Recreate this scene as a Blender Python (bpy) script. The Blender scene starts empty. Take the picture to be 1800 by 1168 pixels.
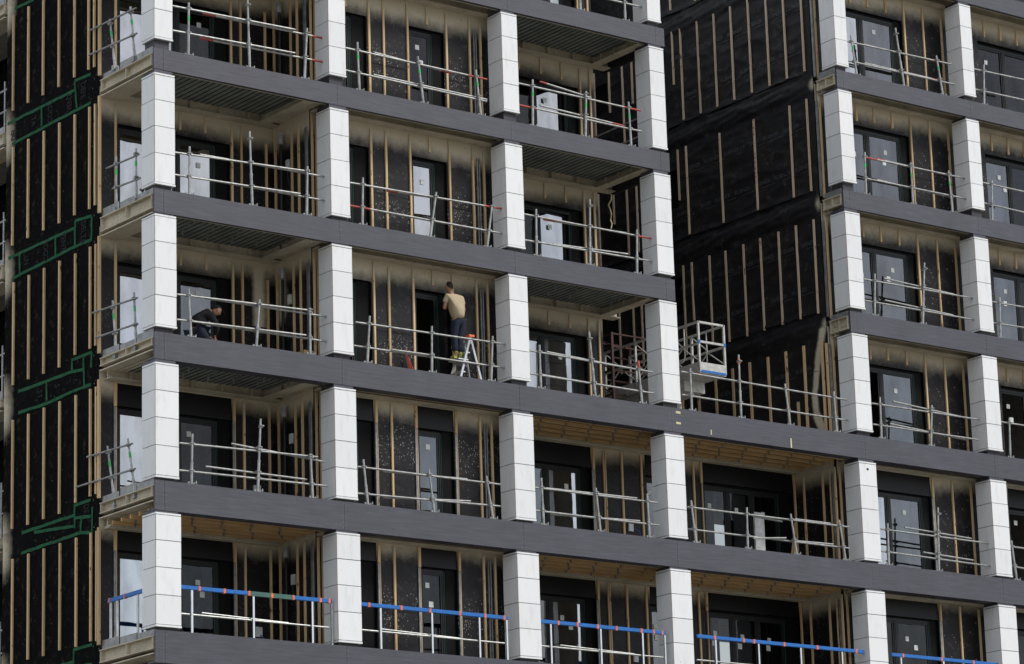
import bpy, math, random
from mathutils import Vector, Matrix, noise
random.seed(7)
scn = bpy.context.scene
col = scn.collection

# ---------------------------------------------------------------- camera
cd = bpy.data.cameras.new("camera"); cam = bpy.data.objects.new("camera", cd); col.objects.link(cam)
scn.camera = cam
YAW, PITCH, ROLL, FPX = 0.654635, 0.250220, -0.030168, 5836.50
CPOS = Vector((-34.3106, -56.7318, -10.9121))
fwd = Vector((math.sin(YAW)*math.cos(PITCH), math.cos(YAW)*math.cos(PITCH), math.sin(PITCH)))
rgt = Vector((math.cos(YAW), -math.sin(YAW), 0)); upv = rgt.cross(fwd)
r2 = rgt*math.cos(ROLL)+upv*math.sin(ROLL); u2 = -rgt*math.sin(ROLL)+upv*math.cos(ROLL)
cam.matrix_world = Matrix(((r2.x,u2.x,-fwd.x,CPOS.x),(r2.y,u2.y,-fwd.y,CPOS.y),(r2.z,u2.z,-fwd.z,CPOS.z),(0,0,0,1)))
cd.sensor_fit = 'HORIZONTAL'; cd.sensor_width = 36; cd.lens = 36*FPX/1800
cd.clip_start = 1; cd.clip_end = 3000
scn.render.resolution_x = 1024; scn.render.resolution_y = 664

# ---------------------------------------------------------------- sky, sun, exposure
SUN_EL, SUN_AZ = math.radians(46), math.radians(146)      # azimuth clockwise from +y: in front of the facade, to the right
w = bpy.data.worlds.new("World"); scn.world = w; w.use_nodes = True
nt = w.node_tree; N = nt.nodes; L = nt.links; N.clear()
out = N.new('ShaderNodeOutputWorld'); bg = N.new('ShaderNodeBackground'); L.new(bg.outputs[0], out.inputs[0])
bg.inputs[1].default_value = 0.13
sky = N.new('ShaderNodeTexSky'); sky.sky_type = 'NISHITA'; sky.sun_disc = False
sky.sun_elevation = SUN_EL; sky.sun_rotation = SUN_AZ; sky.air_density = 1.0; sky.dust_density = 1.5
tc = N.new('ShaderNodeTexCoord'); mp = N.new('ShaderNodeMapping'); mp.inputs['Scale'].default_value = (1, 1, 2.6)
L.new(tc.outputs['Generated'], mp.inputs[0])
nz = N.new('ShaderNodeTexNoise'); nz.inputs['Scale'].default_value = 3.2; nz.inputs['Detail'].default_value = 8; nz.inputs['Roughness'].default_value = .55
L.new(mp.outputs[0], nz.inputs[0])
rp = N.new('ShaderNodeValToRGB'); rp.color_ramp.elements[0].position = .40; rp.color_ramp.elements[1].position = .60
rp.color_ramp.elements[0].color = (.12,.12,.12,1); rp.color_ramp.elements[1].color = (1,1,1,1)
L.new(nz.outputs[0], rp.inputs[0])
mx = N.new('ShaderNodeMix'); mx.data_type = 'RGBA'; mx.inputs[7].default_value = (7.9, 7.95, 8.1, 1)
L.new(rp.outputs[0], mx.inputs[0]); L.new(sky.outputs[0], mx.inputs[6]); L.new(mx.outputs[2], bg.inputs[0])
sl = bpy.data.lights.new("sun", 'SUN'); so = bpy.data.objects.new("sun", sl); col.objects.link(so)
sl.energy = 1.85; sl.angle = math.radians(14); sl.color = (1, .975, .94)
sd = Vector((math.sin(SUN_AZ)*math.cos(SUN_EL), math.cos(SUN_AZ)*math.cos(SUN_EL), math.sin(SUN_EL)))
so.rotation_euler = sd.to_track_quat('Z','Y').to_euler(); so.location = (0,-20,30)
scn.view_settings.view_transform = 'Standard'; scn.view_settings.look = 'None'
scn.view_settings.exposure = 0.12; scn.view_settings.gamma = 1; scn.view_settings.use_curve_mapping = False

# ---------------------------------------------------------------- mesh helpers
class MB:
    def __init__(s): s.v = []; s.f = []; s.m = []
    def quad(s, a, b, c, d, mi=0):
        n = len(s.v); s.v += [a, b, c, d]; s.f.append((n, n+1, n+2, n+3)); s.m.append(mi)
    def box(s, x0, x1, y0, y1, z0, z1, mi=0):
        n = len(s.v)
        s.v += [(x0,y0,z0),(x1,y0,z0),(x1,y1,z0),(x0,y1,z0),(x0,y0,z1),(x1,y0,z1),(x1,y1,z1),(x0,y1,z1)]
        for q in ((0,3,2,1),(4,5,6,7),(0,1,5,4),(1,2,6,5),(2,3,7,6),(3,0,4,7)):
            s.f.append(tuple(n+i for i in q)); s.m.append(mi)
        return s
    def bar(s, p, q, wx, wy, mi=0):          # rectangular bar between two points
        p = Vector(p); q = Vector(q); d = (q-p).normalized()
        a = d.cross(Vector((0,0,1)));  a = Vector((1,0,0)) if a.length < .05 else a.normalized()
        b = d.cross(a).normalized(); n = len(s.v)
        for c in (p, q):
            for i, j in ((-1,-1),(1,-1),(1,1),(-1,1)): s.v.append(tuple(c+a*i*wx/2+b*j*wy/2))
        for qd in ((0,1,2,3),(7,6,5,4),(0,4,5,1),(1,5,6,2),(2,6,7,3),(3,7,4,0)):
            s.f.append(tuple(n+i for i in qd)); s.m.append(mi)
        return s
    def tube(s, p, q, r, n=10, r1=None, mi=0):
        p = Vector(p); q = Vector(q); r1 = r if r1 is None else r1
        d = (q-p).normalized(); a = d.orthogonal().normalized(); b = d.cross(a); k = len(s.v)
        for c, rr in ((p, r), (q, r1)):
            for i in range(n):
                t = 2*math.pi*i/n; s.v.append(tuple(c+a*math.cos(t)*rr+b*math.sin(t)*rr))
        for i in range(n):
            j = (i+1) % n; s.f.append((k+i, k+j, k+n+j, k+n+i)); s.m.append(mi)
        s.f.append(tuple(k+n-1-i for i in range(n))); s.m.append(mi)
        s.f.append(tuple(k+n+i for i in range(n))); s.m.append(mi)
        return s
    def path(s, pts, r, n=6):
        for a, b in zip(pts[:-1], pts[1:]): s.tube(a, b, r, n)
        return s
    def prism(s, poly, z0, z1, mi=0):         # polygon in xy, counter-clockwise
        n = len(s.v); k = len(poly)
        s.v += [(x, y, z0) for x, y in poly]+[(x, y, z1) for x, y in poly]
        s.f.append(tuple(n+k-1-i for i in range(k))); s.f.append(tuple(n+k+i for i in range(k))); s.m += [mi, mi]
        for i in range(k):
            j = (i+1) % k; s.f.append((n+i, n+j, n+k+j, n+k+i)); s.m.append(mi)
        return s
    def build(s, name, mats, parent=None, loc=(0,0,0), smooth=False, bevel=0):
        me = bpy.data.meshes.new(name); me.from_pydata([tuple(v) for v in s.v], [], s.f)
        mats = mats if isinstance(mats, (list, tuple)) else [mats]
        for m in mats: me.materials.append(m)
        if len(mats) > 1: me.polygons.foreach_set('material_index', s.m)
        if smooth: me.polygons.foreach_set('use_smooth', [True]*len(me.polygons))
        me.update()
        o = bpy.data.objects.new(name, me); col.objects.link(o); o.location = loc
        if parent:
            o.parent = parent
            w_ = Vector((0,0,0)); q_ = parent
            while q_: w_ += q_.location; q_ = q_.parent
            o.location = Vector(loc)-w_
        if bevel:
            b = o.modifiers.new('bevel', 'BEVEL'); b.width = bevel; b.segments = 1; b.limit_method = 'ANGLE'
        return o
def tag(o, label=None, cat=None, group=None, kind=None):
    if label: o['label'] = label
    if cat: o['category'] = cat
    if group: o['group'] = group
    if kind: o['kind'] = kind
    return o
def empty(name, loc=(0,0,0)):
    o = bpy.data.objects.new(name, None); o.empty_display_size = .2; col.objects.link(o); o.location = loc; return o

# ---------------------------------------------------------------- materials
def newmat(name):
    m = bpy.data.materials.new(name); m.use_nodes = True
    return m, m.node_tree.nodes, m.node_tree.links, m.node_tree.nodes['Principled BSDF']
def coord(N, L, scale=(1,1,1), kind='Object', rnd=False):
    t = N.new('ShaderNodeTexCoord'); mp = N.new('ShaderNodeMapping'); mp.inputs['Scale'].default_value = scale
    L.new(t.outputs[kind], mp.inputs[0])
    if rnd:
        oi = N.new('ShaderNodeObjectInfo'); v = N.new('ShaderNodeVectorMath'); v.operation = 'MULTIPLY_ADD'
        L.new(oi.outputs['Random'], v.inputs[0]); v.inputs[1].default_value = (37, 51, 23); L.new(mp.outputs[0], v.inputs[2])
        return v.outputs[0]
    return mp.outputs[0]
def nzn(N, L, vec, scale, detail=4, rough=.55):
    n = N.new('ShaderNodeTexNoise'); n.inputs['Scale'].default_value = scale; n.inputs['Detail'].default_value = detail
    n.inputs['Roughness'].default_value = rough; L.new(vec, n.inputs['Vector']); return n.outputs[0]
def ramp(N, L, fac, stops):
    r = N.new('ShaderNodeValToRGB'); e = r.color_ramp.elements
    while len(e) < len(stops): e.new(.5)
    for i, (p, c) in enumerate(stops): e[i].position = p; e[i].color = (*c, 1) if len(c) == 3 else c
    L.new(fac, r.inputs[0]); return r.outputs[0]
def mix(N, L, fac, a, b, mode='MIX'):
    m = N.new('ShaderNodeMix'); m.data_type = 'RGBA'; m.blend_type = mode
    for i, x in ((0, fac), (6, a), (7, b)):
        if isinstance(x, (int, float)): m.inputs[i].default_value = x
        elif isinstance(x, tuple): m.inputs[i].default_value = (*x, 1) if len(x) == 3 else x
        else: L.new(x, m.inputs[i])
    return m.outputs[2]
def bumpn(N, L, h, P, strength=.3, dist=.01):
    b = N.new('ShaderNodeBump'); b.inputs['Strength'].default_value = strength; b.inputs['Distance'].default_value = dist
    L.new(h, b.inputs['Height']); L.new(b.outputs[0], P.inputs['Normal'])
def simple(name, c, rough=.6, metal=0, var=.25, scale=6, bump=0, spec=.5, rnd=False, stretch=(1,1,1)):
    m, N, L, P = newmat(name); v = coord(N, L, stretch, rnd=rnd)
    n = nzn(N, L, v, scale, 5)
    lo = tuple(x*(1-var) for x in c); hi = tuple(min(1, x*(1+var)) for x in c)
    L.new(ramp(N, L, n, [(.3, lo), (.7, hi)]), P.inputs['Base Color'])
    P.inputs['Roughness'].default_value = rough; P.inputs['Metallic'].default_value = metal
    P.inputs['Specular IOR Level'].default_value = spec
    if bump: bumpn(N, L, nzn(N, L, v, scale*6, 4), P, bump)
    return m
M = {}
# white cladding panels: faint tone per piece, soft dirt runs
m, N_, L_, P = newmat('white_panel'); M['white'] = m
v = coord(N_, L_, (1,1,1)); vs = coord(N_, L_, (3,3,.7))
oi = N_.new('ShaderNodeObjectInfo')
base = ramp(N_, L_, oi.outputs['Random'], [(0, (.765,.775,.77)), (.5, (.81,.82,.815)), (1, (.84,.845,.84))])
dirt = ramp(N_, L_, nzn(N_, L_, vs, 2.2, 6, .6), [(.30, (.84,.82,.79)), (.48, (1,1,1))])
spot = ramp(N_, L_, nzn(N_, L_, v, 9, 2), [(.21, (.55,.48,.40)), (.25, (1,1,1))])
L_.new(mix(N_, L_, 1, mix(N_, L_, .55, base, dirt, 'MULTIPLY'), spot, 'MULTIPLY'), P.inputs['Base Color'])
P.inputs['Roughness'].default_value = .45
# dark grey wood-grain fascia boards
m, N_, L_, P = newmat('fascia_board'); M['fascia'] = m
v = coord(N_, L_, (.35,1,6)); v2 = coord(N_, L_, (1,1,1)); n1 = nzn(N_, L_, v, 4, 8, .65); n2 = nzn(N_, L_, v2, 1.1, 4)
c = ramp(N_, L_, n1, [(.3, (.046,.046,.060)), (.5, (.063,.0625,.080)), (.72, (.084,.083,.102))])
c = mix(N_, L_, .7, c, ramp(N_, L_, n2, [(.3, (.8,.79,.8)), (.7, (1.12,1.12,1.12))]), 'MULTIPLY')
st_ = ramp(N_, L_, nzn(N_, L_, coord(N_, L_, (5,1,.5)), 1.6, 5, .7), [(.62, (1,1,1)), (.72, (1.28,1.28,1.26))]); c = mix(N_, L_, .8, c, st_, 'MULTIPLY')
sp = ramp(N_, L_, nzn(N_, L_, v2, 26, 2), [(.74, (0,0,0)), (.77, (1,1,1))])
L_.new(mix(N_, L_, sp, c, (.13,.13,.14)), P.inputs['Base Color']); P.inputs['Roughness'].default_value = .5
bumpn(N_, L_, n1, P, .25, .004)
M['fascia_side'] = simple('fascia_side_board', (.035,.032,.04), .6)
# pale pine battens
def timber(name, a, b, k):
    m, N, L, P = newmat(name); v = coord(N, L, (22,22,1.2), rnd=True); vk = coord(N, L, (6,6,2.2), rnd=True)
    n = nzn(N, L, v, 1.5, 6, .6); cc = ramp(N, L, n, [(.25, a), (.75, b)])
    kn = ramp(N, L, nzn(N, L, vk, 2.2, 1), [(.24, (.32,.22,.16)), (.31, (1,1,1))])
    oi = N.new('ShaderNodeObjectInfo'); tn = ramp(N, L, oi.outputs['Random'], [(0, (.78,.76,.72)), (.5, (1,1,1)), (1, (1.05,1.02,1.0))])
    at = N.new('ShaderNodeAttribute'); at.attribute_name = 'spray'
    L.new(mix(N, L, at.outputs['Fac'], mix(N, L, 1, mix(N, L, 1, cc, kn, 'MULTIPLY'), tn, 'MULTIPLY'), (.54,.48,.36)), P.inputs['Base Color'])
    P.inputs['Roughness'].default_value = .75; bumpn(N, L, n, P, .3, .004); return m
M['timber'] = timber('pine_batten', (.56,.385,.20), (.78,.58,.345), 0)
M['timber_grey'] = timber('weathered_batten', (.54,.41,.29), (.70,.55,.40), 0)
m, N_, L_, P = newmat('pine_joist'); M['joist'] = m
v = coord(N_, L_, (1.2,14,18)); L_.new(ramp(N_, L_, nzn(N_, L_, v, 2, 6), [(.25, (.50,.30,.12)), (.75, (.74,.50,.25))]), P.inputs['Base Color']); P.inputs['Roughness'].default_value = .75
# sprayed fireproofing
m, N_, L_, P = newmat('sprayed_fireproofing'); M['spray'] = m
v = coord(N_, L_); n = nzn(N_, L_, v, 14, 6, .7)
c = ramp(N_, L_, nzn(N_, L_, v, 1.6, 4), [(.3, (.48,.425,.315)), (.7, (.68,.615,.48))])
L_.new(mix(N_, L_, 1, c, ramp(N_, L_, n, [(.3, (.8,.8,.8)), (.7, (1.1,1.1,1.1))]), 'MULTIPLY'), P.inputs['Base Color'])
P.inputs['Roughness'].default_value = .95; bumpn(N_, L_, n, P, .6, .02)
# black membrane with overspray and mortar specks driven by mesh attributes
def membrane(name, base, var, wr, glossy=.45, speck=True, spc=.22):
    m, N, L, P = newmat(name); v = coord(N, L)
    at = N.new('ShaderNodeAttribute'); at.attribute_name = 'spray'
    n = nzn(N, L, v, 5, 8, .7)
    ad = N.new('ShaderNodeMath'); ad.operation = 'MULTIPLY_ADD'; L.new(n, ad.inputs[0]); ad.inputs[1].default_value = .55; L.new(at.outputs['Fac'], ad.inputs[2])
    nf = nzn(N, L, v, 55, 3, .7); a3 = N.new('ShaderNodeMath'); a3.operation = 'MULTIPLY_ADD'; L.new(nf, a3.inputs[0]); a3.inputs[1].default_value = .34; a3.inputs[2].default_value = -.17
    a4 = N.new('ShaderNodeMath'); a4.operation = 'ADD'; L.new(ad.outputs[0], a4.inputs[0]); L.new(a3.outputs[0], a4.inputs[1])
    f = ramp(N, L, a4.outputs[0], [(.32, (0,0,0)), (.6, (.35,.35,.35)), (.98, (1,1,1))])
    fine = nzn(N, L, v, 120, 2); 
    b0 = ramp(N, L, nzn(N, L, v, 3, 5), [(.3, tuple(x*(1-var) for x in base)), (.7, tuple(x*(1+var) for x in base))])
    c = mix(N, L, f, b0, (.58,.515,.39))
    if speck:
        a2 = N.new('ShaderNodeAttribute'); a2.attribute_name = 'speck'
        vv = coord(N, L, (1,1,.55)); vo = N.new('ShaderNodeTexVoronoi'); vo.inputs['Scale'].default_value = 52; L.new(vv, vo.inputs['Vector'])
        cl = nzn(N, L, v, 1.7, 3); sub = N.new('ShaderNodeMath'); sub.operation = 'MULTIPLY'; L.new(cl, sub.inputs[0]); L.new(a2.outputs['Fac'], sub.inputs[1])
        sc = N.new('ShaderNodeSeparateColor'); L.new(vo.outputs['Color'], sc.inputs[0])
        lt = N.new('ShaderNodeMath'); lt.operation = 'LESS_THAN'; L.new(sc.outputs[0], lt.inputs[0]); L.new(sub.outputs[0], lt.inputs[1])
        rd = N.new('ShaderNodeMath'); rd.operation = 'MULTIPLY'; rd.inputs[1].default_value = .50; L.new(sc.outputs[1], rd.inputs[0])
        l2 = N.new('ShaderNodeMath'); l2.operation = 'LESS_THAN'; L.new(vo.outputs['Distance'], l2.inputs[0]); L.new(rd.outputs[0], l2.inputs[1])
        ml = N.new('ShaderNodeMath'); ml.operation = 'MULTIPLY'; L.new(lt.outputs[0], ml.inputs[0]); L.new(l2.outputs[0], ml.inputs[1])
        c = mix(N, L, ml.outputs[0], c, ramp(N, L, sc.outputs[2], [(0, (.08,.075,.07)), (1, (.42,.39,.36))]))
    L.new(c, P.inputs['Base Color'])
    P.inputs['Roughness'].default_value = glossy
    P.inputs['Specular IOR Level'].default_value = spc
    vw = coord(N, L, (1,1,2.5)); bumpn(N, L, nzn(N, L, vw, 3.5, 6, .6), P, wr, .03)
    return m
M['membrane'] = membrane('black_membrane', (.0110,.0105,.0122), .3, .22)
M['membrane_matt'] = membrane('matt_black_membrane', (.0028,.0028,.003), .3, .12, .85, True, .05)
M['membrane_wrap'] = membrane('wrinkled_membrane', (.0125,.0122,.0132), .2, .28, .58, False, .28)
M['reveal'] = simple('black_reveal', (.004,.004,.0045), .7, spec=.15)
M['shutter'] = simple('black_shutter_casing', (.0055,.0055,.007), .42, 0, .15, spec=.25)
M['frame'] = simple('anthracite_frame', (.010,.011,.012), .45, 0, .15, spec=.3)
M['gasket'] = simple('green_sealing_tape', (.01,.07,.045), .6)
M['galv'] = simple('galvanised_tube', (.37,.375,.36), .40, .6, .3, 9, .1, rnd=True)
M['steel'] = simple('galvanised_sheet', (.28,.285,.28), .5, .4, .3, 7)
M['stainless'] = simple('stainless_post', (.62,.63,.65), .25, .9, .08)
M['deck'] = simple('galvanised_deck', (.20,.225,.205), .6, 0, .3, 2)
M['deckdark'] = simple('deck_groove', (.022,.025,.023), .7)
M['green'] = simple('green_band', (.05,.5,.12), .5)
M['red'] = simple('red_paint', (.42,.07,.05), .55)
M['orange'] = simple('orange_tape', (.85,.17,.04), .5)
M['blue'] = simple('blue_padding', (.005,.135,.46), .5, 0, .12)
M['dkgreen'] = simple('dark_green_padding', (.05,.13,.11), .6)
M['tape_green'] = simple('green_membrane_tape', (.004,.085,.030), .6, 0, .35, 5, .2, spec=.12)
M['print'] = simple('pale_print', (.018,.018,.020), .7, spec=.1)
M['print_wrap'] = simple('pale_print_on_wrap', (.050,.050,.058), .6)
M['sticker'] = simple('white_sticker', (.6,.63,.6), .5)
M['cream'] = simple('cream_tape', (.6,.55,.3), .6)
M['concrete'] = simple('concrete', (.22,.21,.19), .9, 0, .25, 3, .2)
M['plaster'] = simple('interior_board', (.16,.15,.14), .9)
M['ground'] = simple('ground_gravel', (.16,.15,.13), .95, 0, .3, .4)
M['gap_shade'] = simple('joist_gap_shade', (.035,.024,.013), .8)  # ceiling coloured dark so the gaps between joists read as shade
M['corner'] = simple('corner_seam', (.30,.19,.12), .8)
M['alu'] = simple('aluminium', (.62,.63,.65), .4, .6, .1)
M['lift'] = simple('pale_lift_paint', (.50,.49,.46), .5, .1, .22, 10)
M['rust'] = simple('red_oxide_steel', (.075,.035,.028), .7, 0, .3)
M['grey_plastic'] = simple('grey_plastic', (.3,.31,.32), .5)
M['cable_blue'] = simple('blue_cable', (.01,.12,.42), .4)
M['cable_grey'] = simple('grey_cable', (.06,.065,.07), .5)
M['card'] = simple('cardboard', (.33,.23,.12), .8)
M['white_pvc'] = simple('white_board', (.62,.62,.62), .5)
def glassmat(name, ior, add, tint):
    m, N_, L_, P = newmat(name)
    N_.remove(P); o_ = N_['Material Output']
    tr = N_.new('ShaderNodeBsdfTransparent'); tr.inputs[0].default_value = (*tint, 1)
    gl = N_.new('ShaderNodeBsdfGlossy'); gl.inputs['Roughness'].default_value = .012; gl.inputs[0].default_value = (.95,.97,1,1)
    fr = N_.new('ShaderNodeFresnel'); fr.inputs[0].default_value = ior
    v = coord(N_, L_); bn = N_.new('ShaderNodeBump'); bn.inputs['Strength'].default_value = .10; bn.inputs['Distance'].default_value = .02
    L_.new(nzn(N_, L_, v, 1.3, 2), bn.inputs['Height']); L_.new(bn.outputs[0], gl.inputs['Normal'])
    dirt_ = ramp(N_, L_, nzn(N_, L_, coord(N_, L_, (1,1,.4)), 2.5, 5), [(.35, (.75,.75,.75)), (.6, (1,1,1))])
    L_.new(mix(N_, L_, 1, (.95,.97,1), dirt_, 'MULTIPLY'), gl.inputs[0])
    ma = N_.new('ShaderNodeMath'); ma.operation = 'ADD'; ma.inputs[1].default_value = add; L_.new(fr.outputs[0], ma.inputs[0])
    ms = N_.new('ShaderNodeMixShader'); L_.new(ma.outputs[0], ms.inputs[0]); L_.new(tr.outputs[0], ms.inputs[1]); L_.new(gl.outputs[0], ms.inputs[2]); L_.new(ms.outputs[0], o_.inputs[0])
    return m
M['glass'] = glassmat('bright_reflection_glass', 1.9, .34, (.34,.38,.37))
M['glass_dim'] = glassmat('dim_reflection_glass', 1.45, .0, (.45,.48,.47))
M['glass_mid'] = glassmat('mid_reflection_glass', 1.7, .08, (.35,.38,.37))

# ---------------------------------------------------------------- levels and grid of the building (metres, z = 0 at the lowest fascia top)
LV = [0, 3.076, 6.176, 9.249, 12.322, 15.409, 18.50, 21.6]
LB = [-.66, 2.457, 5.608, 8.736, 11.863, 14.96, 18.07, 21.2]
X = [0, 4.416, 9.172, 13.526, 19.555, 23.962, 28.7]
CW = [.60, .56, .52, .495, .45, .41, .38]
CZB = [.06, 3.12, 6.28, 9.33, 12.52, 15.52, 18.6]
CZT = [2.41, 5.54, 8.70, 11.78, 14.90, 18.0, 21.1]
YD, YS = 2.2, .75           # deep balcony wall, shallow balcony wall
WX = 19.55                  # side wall of the right tower

def f_noise(x, y, z, s=1): return noise.noise(Vector((x*s, y*s, z*s)))

def box_part(name, mat, parent, *b):
    q = MB(); q.box(*b); return q.build(name, M[mat], parent)
# ---------------------------------------------------------------- ground and far back
g = MB(); g.quad((-900,-900,-12.6),(900,-900,-12.6),(900,900,-12.6),(-900,900,-12.6)); tag(g.build('ground', M['ground']), kind='structure')

bld = empty('apartment_building', (0, 0, 0))
tag(bld, 'unfinished apartment building with white columns, dark fascia bands and black walls', 'building')

# ---------------------------------------------------------------- columns
def column(i, r):
    x, wd = X[i], CW[r]; zb, zt = CZB[r], CZT[r]
    if i == 3 and r == 4: zb = 12.38
    c = MB(); c.box(x+.035, x+wd-.035, .03, .46, zb+.02, zt-.02)
    core = c.build('column', M['fascia_side'], bld)
    p = MB(); p.box(x+.001, x+.0092, -.0165, -.009, zb+.06, zt-.05); p.build('corner_joint', M['corner'], core)
    p = MB(); p.box(x+.05, x+wd-.05, .05, .44, LV[r]+.004, zb+.01); p.build('column_pedestal', M['fascia_side'], core)
    H = zt-zb; hs = [.05, .245*H-.05, .235*H, .24*H, .28*H-.055, .055]; z = zt
    for k, h in enumerate(hs):
        a, b = z-h+.007, z-.008; z -= h
        jx = random.uniform(-.0025, .0025); jy = random.uniform(-.003, .003); e = .012 if k in (5,) else 0
        q = MB(); x0, x1, y0, y1 = x+jx-e*.3, x+wd+jx+e*.3, -.018+jy-e, .5
        gq = .010
        q.prism([(x0+gq, y0), (x1, y0), (x1, y1), (x0, y1), (x0, y0+gq), (x0+gq, y0+gq)], a, b)
        q.build('cladding_panel', M['white'], core)
    c = MB(); c.box(x+.012, x+wd-.05, .012, .49, zt+.004, LB[r+1]-.003); c.build('column_collar', M['fascia'], core)
for r in range(7):
    for i in range(6):
        if r >= 6 and i < 4: continue
        if i == 3 and r > 5: continue
        column(i, r)

# ---------------------------------------------------------------- fascia bands
def fascia(x0, x1, k, ends=True):
    f = MB(); z0, z1 = LB[k], LV[k]; dz = random.uniform(-.003,.003)
    f.box(x0+.003, x1-.003, dz*.5, .05, z0+dz, z1+dz)
    dpt = .30 if k <= 2 else .10
    f.box(x0+.003, x1-.003, .052, dpt, z0+.002+dz, z0+.03)
    f.build('fascia_board', [M['fascia']], bld)
    b = MB(); zs = z0+.05
    while zs < z1-.02:
        for xx in (x0+.035, x1-.035): b.tube((xx, -.003, zs), (xx, .002, zs), .006, 6)
        zs += .13
    b.build('fixing_screw', M['steel'], bld)['kind'] = 'stuff'
for k in range(7):
    if k <= 2: js = [-.0, .23, 4.64, 9.39, 13.78, 19.81, 24.19, 28.7, 34]
    else: js = [-.0, .23, 4.64, 9.38, 13.77, 14.04]
    if k <= 5:
        for a, b in zip(js[:-1], js[1:]): fascia(a, b, k)
    if k >= 3:
        for a, b in ((19.555, 19.77), (19.77, 24.17), (24.17, 28.7), (28.7, 34)): fascia(a, b, k)

# ---------------------------------------------------------------- slabs, rooms
def deep(i, r):
    if i in (0, 2): return True
    if i == 3: return True
    return False
for k in range(0, 7):
    zt, zb = LV[k]-.05, LB[k]+.24
    P_ = [(.12, X[1]+.1, YD+.05, 9, zb, zt), (X[1]+.103, X[2], YS+.05, 9, zb, zt), (X[2]+.003, 13.55, YD+.05, 9, zb, zt), (19.612, 34, YS+.05, 9, zb, zt),
          (.12, X[1]+.08, .06, YD+.04, LV[k]-.12, LV[k]-.04), (X[1]+.09, X[2]-.01, .06, YS+.04, LV[k]-.12, LV[k]-.04), (X[2], 13.97, .06, YD+.04, LV[k]-.12, LV[k]-.04), (19.62, 34, .06, YS+.04, LV[k]-.12, LV[k]-.04)]
    if k <= 1: P_.append((13.553, 19.6, YD+.05, 9, zb, zt))
    if k <= 2: P_.append((13.98, 19.5, .06, YD+.04, LV[k]-.12, LV[k]-.04))
    if k == 2: P_.append((13.6, 19.54, YD+.045, 12, LV[k]-.12, LV[k]-.05))
    for q_ in P_: box_part('floor_slab', 'concrete', bld, *q_)
for q_ in [(.15, 13.44, 5.4, 5.5, -.6, 18.5), (19.77, 34, 4.9, 5, -.6, 21.6), (13.55, 19.6, 5.4, 5.5, -.6, 6)]+[(xx, xx+.08, 2.5, 5.395 if xx < 19 else 4.895, -.6, 18.4 if xx < 19 else 21.5) for xx in (4.5, 9.1, 13.45, 19.68, 24.1)]:
    box_part('inner_wall', 'plaster', bld, *q_)
box_part('roof_slab', 'concrete', bld, .1, 13.6, .1, 9, 18.6, 18.8); box_part('roof_slab', 'concrete', bld, 19.62, 34, .1, 9, 21.7, 21.9)
c = MB(); c.box(.3, 28.5, .8, 9, -12.6, -.75); c.build('lower_storeys', M['concrete'], bld)

box_part('rear_wall', 'membrane_matt', bld, 13.63, 19.5, 10.2, 10.35, 5.9, 21.5)

# ---------------------------------------------------------------- balcony walls with attributes
def attr(o, name, fn):
    a = o.data.attributes.new(name, 'FLOAT', 'POINT')
    a.data.foreach_set('value', [fn(*v.co) for v in o.data.vertices])
def sm(a, b, x):
    t = max(0, min(1, (x-a)/(b-a))); return t*t*(3-2*t)
def grid_wall(name, axis, c, a0, a1, z0, z1, holes, mat, loc, step=.12, thick=.15, parent=None):
    """flat wall sheet with square holes cut out and reveals round them; axis 'x' runs along x at y=c, axis 'y' along y at x=c"""
    def lines(l, h, cuts):
        pts = {round(l,4), round(h,4)}
        for q in cuts:
            if l < q < h: pts.add(round(q,4))
        b = sorted(pts); out = []
        for p_, q_ in zip(b[:-1], b[1:]):
            n = max(1, int((q_-p_)/step)); out += [p_+(q_-p_)*i/n for i in range(n)]
        return out+[b[-1]]
    A = lines(a0, a1, [h[i] for h in holes for i in (0,1)]); Z = lines(z0, z1, [h[i] for h in holes for i in (2,3)])
    mb = MB(); idx = {}
    P = (lambda a, z, d=0: (a, c+d, z)) if axis == 'x' else (lambda a, z, d=0: (c+d, a, z))
    def vid(i, j):
        if (i, j) not in idx: idx[(i,j)] = len(mb.v); mb.v.append(P(A[i], Z[j]))
        return idx[(i,j)]
    for i in range(len(A)-1):
        for j in range(len(Z)-1):
            ca, cz = (A[i]+A[i+1])/2, (Z[j]+Z[j+1])/2
            if any(h[0] < ca < h[1] and h[2] < cz < h[3] for h in holes): continue
            q = (vid(i,j), vid(i+1,j), vid(i+1,j+1), vid(i,j+1))
            mb.f.append(q if axis == 'x' else q[::-1]); mb.m.append(0)
    for h in holes:
        for (p_, q_) in (((h[0],h[2]),(h[0],h[3])), ((h[1],h[3]),(h[1],h[2])), ((h[0],h[3]),(h[1],h[3]))):
            mb.quad(P(*p_), P(*q_), P(*q_, thick), P(*p_, thick), 1)
    # ends and back
    o = mb.build(name, [mat, M['reveal']], parent or bld, loc=loc)
    return o
def spray_xz(seed, zs, streaks=(), amt=1.0):
    def fn(x, y, z):
        b = zs+.10-.16*f_noise(x*.6+seed, y*.6, seed*3.3, 1)
        s = sm(b-.42, b+.16, z)*.80*amt
        for (sx, sy, z0, z1, wd) in streaks:
            d = math.hypot(x-sx, y-sy)+.04*f_noise(z*3, sx, seed)
            if z0-.15 < z: s = max(s, (1-sm(wd*.4, wd, d))*.75*sm(z0-.12, z0+.12, z))
        return s
    return fn
def speck_fn(seed, zc, amt):
    def fn(x, y, z):
        return amt*max(0, 1-abs(z-zc-.25*f_noise(x*2+seed, y*2, seed))/.7)**1.5*(.6+.9*f_noise(x*3, seed, z*2))+.035
    return fn
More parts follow.
